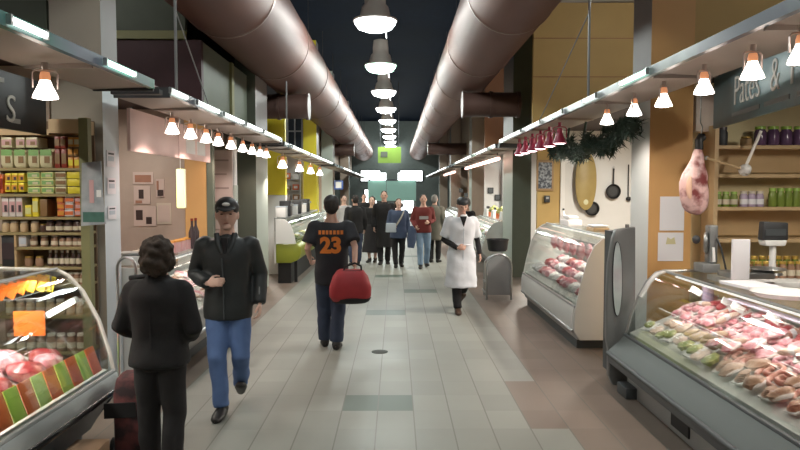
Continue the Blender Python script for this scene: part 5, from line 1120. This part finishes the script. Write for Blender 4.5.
def text_on(o, k, body, size, x, z, mat, name, parent, bold=0, front=False):
    """lettering laid onto the back (or front) of garment mesh o"""
    tm = text_mesh(body, size*k, name, mat, parent, Matrix.Identity(4), extrude=0, bold=bold)
    me = tm.data; bm = bmesh.new(); bm.from_mesh(me); bmesh.ops.triangulate(bm, faces=bm.faces)
    for _ in range(2): bmesh.ops.subdivide_edges(bm, edges=[e for e in bm.edges if e.calc_length() > .03], cuts=1)
    bmesh.ops.triangulate(bm, faces=bm.faces)
    bv = BVHTree.FromPolygons([v.co.copy() for v in o.data.vertices], [tuple(p.vertices) for p in o.data.polygons])
    sg = 1 if front else -1
    for v in bm.verts:
        X, Z = (-v.co.x if front else v.co.x) + x*k, v.co.y + z*k
        h = bv.ray_cast(V((X, sg*2, Z)), V((0, -sg, 0)))
        v.co = V((X, (h[0].y if h[0] else sg*.14) + sg*.006, Z))
    bmesh.ops.recalc_face_normals(bm, faces=bm.faces); bm.to_mesh(me); bm.free(); return tm
def patch_on(o, k, x, z, w, h, mat, name, parent, front=False):
    bm = bmesh.new(); n, m = 8, 3
    bv = BVHTree.FromPolygons([v.co.copy() for v in o.data.vertices], [tuple(p.vertices) for p in o.data.polygons]); sg = 1 if front else -1
    G = []
    for j in range(m+1):
        for i in range(n+1):
            X, Z = (x + w*(i/n-.5))*k, (z + h*(j/m-.5))*k; q = bv.ray_cast(V((X, sg*2, Z)), V((0, -sg, 0)))
            G.append(bm.verts.new((X, (q[0].y if q[0] else sg*.13) + sg*.006, Z)))
    for j in range(m):
        for i in range(n): bm.faces.new((G[j*(n+1)+i], G[j*(n+1)+i+1], G[(j+1)*(n+1)+i+1], G[(j+1)*(n+1)+i]))
    me = bpy.data.meshes.new(name); bm.to_mesh(me); bm.free(); me.materials.append(MATS[mat]); r = bpy.data.objects.new(name, me); COL.objects.link(r); r.parent = parent; return r

# --- dark haired woman seen from behind, nearest the camera
w = Person('woman with short dark hair, black jacket and trousers, seen from behind', (-1.52, 4.33, 0), -.05, 1.57, dict(sR=(.175,0,1.42), sL=(-.175,0,1.42), eR=(.275,-.05,1.13), wR=(.17,.18,1.04), eL=(-.275,-.03,1.14), wL=(-.25,.17,1.06), aR=(.10,-.05,.085), kR=(.10,.01,.5), aL=(-.09,.06,.085), nR=(-1,0,0), yaw=.08, curl=.6), .010)
w.trousers('cloth_soft_black', (.108,.098,.084,.080,.076)); w.shoes(); j = w.top('cloth_black', .86, .036, 1.0, (.080,.074,.066,.060,.052), collar=True, flare=.10, zf=1.05)
w.hair('hair_brown', [((0,-.02,1.69), (.118,.124,.112)), ((0,-.06,1.61), (.112,.088,.098)), ((-.072,-.01,1.62), (.055,.07,.085)), ((.072,-.01,1.62), (.055,.07,.085))], .022)
w.part('back_seam', 'cloth_soft_black', lambda mb: mb.tube([(0,-.150,.9), (0,-.150,1.1), (0,-.163,1.3)], .004, 6))
# --- her trolley
t = T('shopping_trolley', 'dark tartan shopping trolley with a tall chrome hoop handle beside the woman', 'trolley', (-1.87, 4.71, 0), .15)
pts = [(-.062,0,.12), (-.062,0,1.33)] + [(-.062*math.cos(a), 0, 1.33+.085*math.sin(a)) for a in [PI*k/10 for k in range(1,10)]] + [(.062,0,1.33), (.062,0,.12)]
MB().tube(pts, .011, 8).build('hoop_handle', 'chrome', t); MB().tube([(-.062,0,.30), (-.062,.16,.06), (.062,.16,.06), (.062,0,.30)], .009, 8).build('lower_frame', 'chrome', t)
MB().tube([(.02,-.01,1.27), (.16,-.03,1.285)], .018, 10).build('grip', 'rubber', t)
tart = two_tone('tartan', (.035,.018,.020), (.16,.045,.045), 9, .40, .62, .8)
MB().rings([[(.05 + x*a*.78, -.045 - b_ + y*b_, z) for x, y in ((-1,-1),(1,-1),(1,1),(-1,1))] for a, b_, z in ((.10,.08,.10), (.125,.10,.14), (.125,.105,.52), (.11,.085,.62), (.06,.03,.64))]).build('bag', tart, t, bevel=.02)
for x in (-.10, .10): MB().lathe([(0,-.015),(.06,-.015),(.07,-.01),(.07,.01),(.06,.015),(0,.015)], (x*1.15,.02,.07), R=Matrix.Rotation(PI/2, 3, 'Y')).build('wheel', 'rubber', t)
MB().box((0,-.262,.42), (.2,.012,.10)).build('pocket_flap', 'cloth_black', t)
# --- man in cap and leather jacket walking towards the camera
m = Person('man in dark cap, black leather jacket and blue jeans walking towards the camera', (-1.42, 5.72, 0), PI+.10, 1.77, dict(aR=(.045,.14,.085), kR=(.075,.14,.50), aL=(-.06,-.30,.15), kL=(-.11,.08,.50), pL=-.55, eR=(.285,-.05,1.17), wR=(.135,.215,1.13), dR=(-1,.12,.12), nR=(0,-1,-.3), eL=(-.265,-.07,1.17), wL=(-.27,.05,.93), yaw=.08, curl=.4, hs=1.1), .010, 'skin_pale')
m.trousers('denim'); m.shoes(); j = m.top('leather', .80, .038, 1.0, (.084,.076,.068,.062,.054), collar=True, disp=.005)
m.part('shirt_front', 'cloth_black', lambda mb: mb.prism([(-.035,1.50), (.035,1.50), (.012,1.36), (-.012,1.36)], .10, .156), bevel=.006)
m.part('zip_edge', 'case_dark', lambda mb: mb.tube([(.012,.158,.82), (.014,.160,1.0), (.016,.172,1.2), (.025,.172,1.33)], .006, 6))
for sx in (-1, 1): m.part('lapel', 'leather', lambda mb: mb.tube([(sx*.075,.085,1.53), (sx*.060,.135,1.46), (sx*.03,.160,1.37)], [(.022,.010), (.024,.010), (.012,.006)], 8))
for a in 'RL':
    e, q = m.p['e'+a], m.p['w'+a]
    m.part('sleeve_stripe', 'grey_stripe', lambda mb: mb.tube([e.lerp(q,.15)+V((0,.062,-.01)), e.lerp(q,.55)+V((0,.058,-.01)), e.lerp(q,.85)+V((0,.052,-.008))], (.008,.010,.006), 6))
m.hair('hair_dark', [((0,-.03,1.68), (.082,.088,.085))], .004)
def cap(mb):
    mb.ball((0,.005,1.725), (.092,.112,.085), 20, 12); mb.tube([(0,.09,1.722), (0,.14,1.716), (0,.185,1.702)], [(.078,.010), (.070,.008), (.03,.005)], 16, side=(1,0,0))
m.part('cap', 'black', cap, True, remesh=.008, smooth_it=1, smooth=80)
m.part('cap_badge', 'lamp_shade', lambda mb: mb.ball((.0,.112,1.752), (.030,.010,.014)), True)
# --- man in number 23 jersey
m = Person('man in black jersey numbered 23 in orange, seen from behind with a red bag', (-.76, 8.0, 0), .04, 1.80, dict(aL=(-.09,.12,.085), kL=(-.10,.10,.5), aR=(.055,-.04,.085), kR=(.075,.03,.5), eL=(-.275,-.06,1.18), wL=(-.265,.16,1.04), eR=(.275,-.15,1.21), wR=(.275,-.30,1.0), nR=(-1,0,0), curl=.8, yaw=.05), .010)
m.trousers('denim_dark', (.108,.098,.086,.082,.080)); m.shoes(); j = m.top('jersey', .76, .036, .78, (.090,.086,.08,.07,.06), name='jersey', disp=.010)
text_on(j, m.k, '23', .245, .0, 1.145, 'jersey_orange', 'number', m.t, bold=.012)
for i in range(7): patch_on(j, m.k, -.126+.042*i, 1.375, .030, .046, 'jersey_orange', 'name_letter', m.t)
m.hair('hair_dark', [((0,-.012,1.70), (.088,.106,.100)), ((0,-.05,1.66), (.080,.068,.085))], .005)
m.part('cap', 'black', lambda mb: mb.ball((0,.0,1.715), (.092,.112,.092), 20, 12), True)
t = T('sports_bag', 'red holdall bag with dark base carried by the man in the 23 jersey', 'bag', (-.515, 7.66, .60), .10)
MB().rings([[(x*(a if abs(x) > .5 else a), y*b_, z) for x, y in [(math.copysign(abs(math.cos(q))**.6, math.cos(q)), math.copysign(abs(math.sin(q))**.6, math.sin(q))) for q in [2*PI*k/24 for k in range(24)]]] for a, b_, z in ((.20,.10,.03), (.235,.13,.08), (.24,.14,.18), (.20,.12,.30), (.15,.07,.37), (.12,.03,.385))]).build('bag_body', 'red_bag', t, disp=.012, dscale=7)
MB().rings([[(x*a, y*b_, z) for x, y in [(math.cos(q), math.sin(q)) for q in [2*PI*k/24 for k in range(24)]]] for a, b_, z in ((.17,.08,0), (.21,.12,.02), (.235,.135,.06), (.22,.12,.07))]).build('bag_base', 'rubber', t)
for y in (-.05, .05): MB().tube([(-.09,y,.35), (-.06,y*.6,.42), (.05,y*.3,.455), (.12,y*.6,.42), (.12,y,.34)], .010, 8).build('handle', 'cloth_black', t)
MB().tube([(-.11,-.06,.372), (.11,-.06,.372)], .006, 6).build('zip', 'rubber', t); 
# --- man in the white coat
m = Person('man in long white butcher coat and dark trousers looking down as he walks', (1.0, 10.4, 0), PI+.12, 1.76, dict(aR=(.075,.12,.085), kR=(.09,.07,.50), aL=(-.07,-.38,.20), kL=(-.09,-.03,.48), pL=-.6, eR=(.27,-.05,1.13), wR=(.10,.21,1.02), dR=(-1,.1,.05), nR=(0,-1,-.2), eL=(-.27,-.09,1.14), wL=(-.29,.03,.90), nod=.30, lean=.05), .012)
m.trousers('cloth_black'); m.shoes('shoe_brown')
m.top('cloth_soft_black', 1.0, .016, 1.0, (.062,.056,.050,.046,.040), name='dark_shirt')
j = m.top('coat_white', .40, .036, .85, (.084,.078,.074,.07,.06), name='white_coat', flare=.11, zf=1.05, collar=True, disp=.014)
m.part('coat_neck', 'cloth_black', lambda mb: mb.prism([(-.05,1.50), (.05,1.50), (.0,1.33)], .12, .178), bevel=.004)
m.part('coat_edge', 'paper_blue', lambda mb: mb.tube([(.004,.173,.45), (.004,.166,.9), (.004,.176,1.1), (.0,.190,1.32)], .005, 6)); m.part('apron_tie', 'paper', lambda mb: mb.tube([(.17*math.cos(a), .012+.155*math.sin(a), 1.06) for a in [2*PI*k/24 for k in range(24)]], .014, 6, closed=True))
m.hair('hair_dark', [((0,-.012,1.70), (.086,.104,.098)), ((0,-.05,1.66), (.080,.068,.085))], .006)
m.part('cap', 'charcoal', lambda mb: mb.ball((0,.012,1.735), (.094,.112,.072), 18, 10), True)
# --- people farther down the aisle
m = Person('man in dark red sweater and light jeans carrying a dark jacket', (.66, 16.4, 0), PI+.05, 1.76, dict(eR=(.27,-.05,1.16), wR=(.20,.16,1.02), eL=(-.26,-.05,1.15), wL=(-.12,.20,1.12), aR=(.08,.16,.085), kR=(.09,.12,.5), aL=(-.09,-.12,.10), pL=-.2), .016)
m.trousers('denim_light'); m.shoes(); j = m.top('sweater_red', .86, .034, 1.0, (.080,.072,.064,.058,.05), name='sweater'); m.hair('hair_dark', SHORT, .006)
patch_on(j, m.k, .0, 1.23, .22, .075, 'shirt_pale', 'chest_print', m.t, True)
t = tag(MB().tube([(0,0,1.02), (.02,0,.9), (.0,0,.7), (-.02,0,.50)], [(.05,.05), (.10,.07), (.12,.07), (.08,.05)], 14).build('folded_jacket', 'jacket_blue', loc=(.37, 16.2, 0), disp=.02, dscale=9), 'dark blue jacket draped over the arm of the man in the red sweater', 'jacket')
m = Person('tall man in a long black coat walking in the middle of the aisle', (-.30, 17.2, 0), PI, 1.84, dict(aR=(.08,.1,.085), aL=(-.08,-.08,.085)), .016)
m.trousers('cloth_black'); m.shoes(); m.top('cloth_soft_black', .42, .036, 1.0, (.084,.076,.068,.062,.054), flare=.05, name='long_coat', collar=True); m.hair('hair_dark', SHORT, .006)
m = Person('woman in blue jacket with a pale bag strap across her chest', (.06, 16.6, 0), PI+.1, 1.66, dict(aR=(.08,.12,.085), aL=(-.08,-.1,.085), eR=(.26,-.03,1.15), wR=(.17,.17,1.08)), .016, 'skin_pale')
m.trousers('cloth_black'); m.shoes(); j = m.top('jacket_blue', .76, .036, 1.0, (.084,.076,.066,.06,.05), flare=.12, zf=1.05); m.hair('hair_brown', SHORT + [((-.07,-.02,1.62), (.035,.06,.09)), ((.07,-.02,1.62), (.035,.06,.09))], .008)
m.part('bag_strap', 'strap_pale', lambda mb: mb.tube([(-.13,.10,1.46), (-.05,.185,1.30), (.06,.178,1.12), (.16,.13,.98)], (.016,.022,.022,.016), 8))
t = tag(MB().box((0,0,.1), (.26,.12,.22), taper=.9).build('shoulder_bag', 'paper_blue', loc=(-.12, 16.24, .88), bevel=.02), 'small pale shoulder bag at the side of the woman in blue', 'bag')
m = Person('man in black jacket and blue jeans standing beyond the red bag', (-1.02, 17.0, 0), .25, 1.74, dict(aR=(.09,.08,.085), aL=(-.09,-.06,.085)), .016)
m.trousers('denim_dark', (.108,.098,.084,.08,.074)); m.shoes(); m.top('cloth_black', .82, .036, 1.0, (.084,.076,.068,.062,.054), collar=True); m.hair('hair_dark', SHORT, .006)
m = Person('woman in a long black dress beside the man in black jacket', (-.62, 17.7, 0), PI-.2, 1.70, dict(aR=(.07,.05,.085), aL=(-.07,-.05,.085)), .016, 'skin_pale')
m.skirt('cloth_soft_black', .28, 1.04, .03, .12); m.shoes(); m.top('cloth_black', .95, .030, 1.0, (.076,.068,.06,.054,.046), name='dress_top'); m.hair('hair_dark', SHORT + [((0,-.07,1.58), (.08,.05,.12))], .008)
m = Person('person in olive grey coat standing behind the man in red sweater', (1.0, 17.6, 0), -.3, 1.74, dict(aR=(.09,.03,.085), aL=(-.09,-.03,.085)), .016)
m.trousers('cloth_black'); m.shoes(); m.top('jacket_olive', .60, .036, 1.0, (.084,.076,.066,.06,.05), flare=.08, name='coat', collar=True); m.hair('hair_grey', SHORT, .006)
m = Person('person in pale shirt beside the far left counter, beyond the number 23 jersey', (-1.5, 19.6, 0), PI+.3, 1.72, dict(), .018, 'skin_pale')
m.trousers('denim_dark'); m.shoes(); m.top('shirt_pale', .84, .030, 1.0, name='shirt'); m.hair('hair_dark', SHORT, .006)
m = Person('far off shopper in dark coat near the left of the teal kiosk', (-1.15, 24.5, 0), PI, 1.72, dict(aR=(.09,.1,.085), aL=(-.09,-.1,.085)), .02)
m.trousers('denim_dark'); m.shoes(); m.top('cloth_black', .70, .036, 1.0, name='coat'); m.hair('hair_brown', SHORT, .006)
m = Person('shopper in grey top partly behind the white coated man', (1.55, 15.0, 0), .6, 1.70, dict(), .018)
m.trousers('cloth_black'); m.shoes(); m.top('cloth_soft_black', .84, .032, 1.0, name='jumper'); m.hair('hair_grey', SHORT, .006)
# ------------------------------------------------------------------ pieces of a part hang under that part
SUBPART = {'bulb': ('socket',), 'cap_badge': ('cap',), 'number': ('jersey',), 'name_letter': ('jersey',), 'coat_edge': ('white_coat',), 'apron_tie': ('white_coat',), 'coat_neck': ('white_coat',), 'zip_edge': ('jacket',), 'lapel': ('jacket',), 'sleeve_stripe': ('jacket',),
    'back_seam': ('jacket',), 'chest_print': ('sweater',), 'paper_label': ('glass_body',), 'printed_band': ('box', 'bag'), 'picture': ('box', 'bag'), 'print': ('frame', 'sheet'), 'price_sticker': ('tray',), 'small_caption': ('sign_board',), 'lettering': ('sign_board',), 'letter': ('sign_board',), 'printed_block': ('sheet',),
    'print_line': ('panel',), 'window_seal': ('oval_window',), 'vent': ('plinth',), 'glint_end': ('edge_glint',), 'pan_base': ('pan_body',), 'hanging_ring': ('handle',), 'cross_rib': ('underside_panel',), 'zip': ('bag_body',), 'white_print': ('board',), 'panel_joint': ('board',), 'screen': ('display_head', 'body'),
    'end_frame': ('end_glass',), 'fat_edge': ('meat', 'leg_meat'), 'tied_end': ('casing', 'sausage'), 'paper_band': ('casing',), 'pale_emblem': ('sheet',), 'pale_inlay': ('board',), 'label_patch': ('carton',), 'white_centre': ('rim',), 'dark_mark': ('sign_board',), 'sticker': ('bag',), 'pocket_flap': ('bag',), 'button_panel': ('body',)}
st = lambda o: o.name.split('.')[0]
for o in list(SC.objects):
    if o.parent is None and len(o.children) > 1:
        kids = list(o.children); used = {}
        top = len(kids)
        for c in kids:
            if top <= 2: break
            for want in SUBPART.get(st(c), ()):
                hosts = [k for k in kids if st(k) == want and k is not c]
                if hosts:
                    n = used.get(st(c), 0); used[st(c)] = n + 1
                    h = hosts[min(n // (2 if st(c) == 'glint_end' else 1), len(hosts)-1)]
                    ml = h.matrix_basis.inverted() @ c.matrix_basis; c.parent = h; c.matrix_basis = ml; top -= 1
                    break
# ------------------------------------------------------------------ world and view
wd = bpy.data.worlds.new('hall_air'); SC.world = wd; wd.use_nodes = True
wd.node_tree.nodes['Background'].inputs[0].default_value = (.80,.90,1,1); wd.node_tree.nodes['Background'].inputs[1].default_value = .16
SC.view_settings.view_transform = 'Standard'; SC.view_settings.look = 'None'; SC.view_settings.gamma = 1; SC.view_settings.use_curve_mapping = False
SC.view_settings.exposure = -0.1
bpy.data.scenes.remove(TMP)
SC.cycles.use_denoising = True
SC.cycles.max_bounces = 8; SC.cycles.transparent_max_bounces = 16; SC.cycles.sample_clamp_indirect = 4
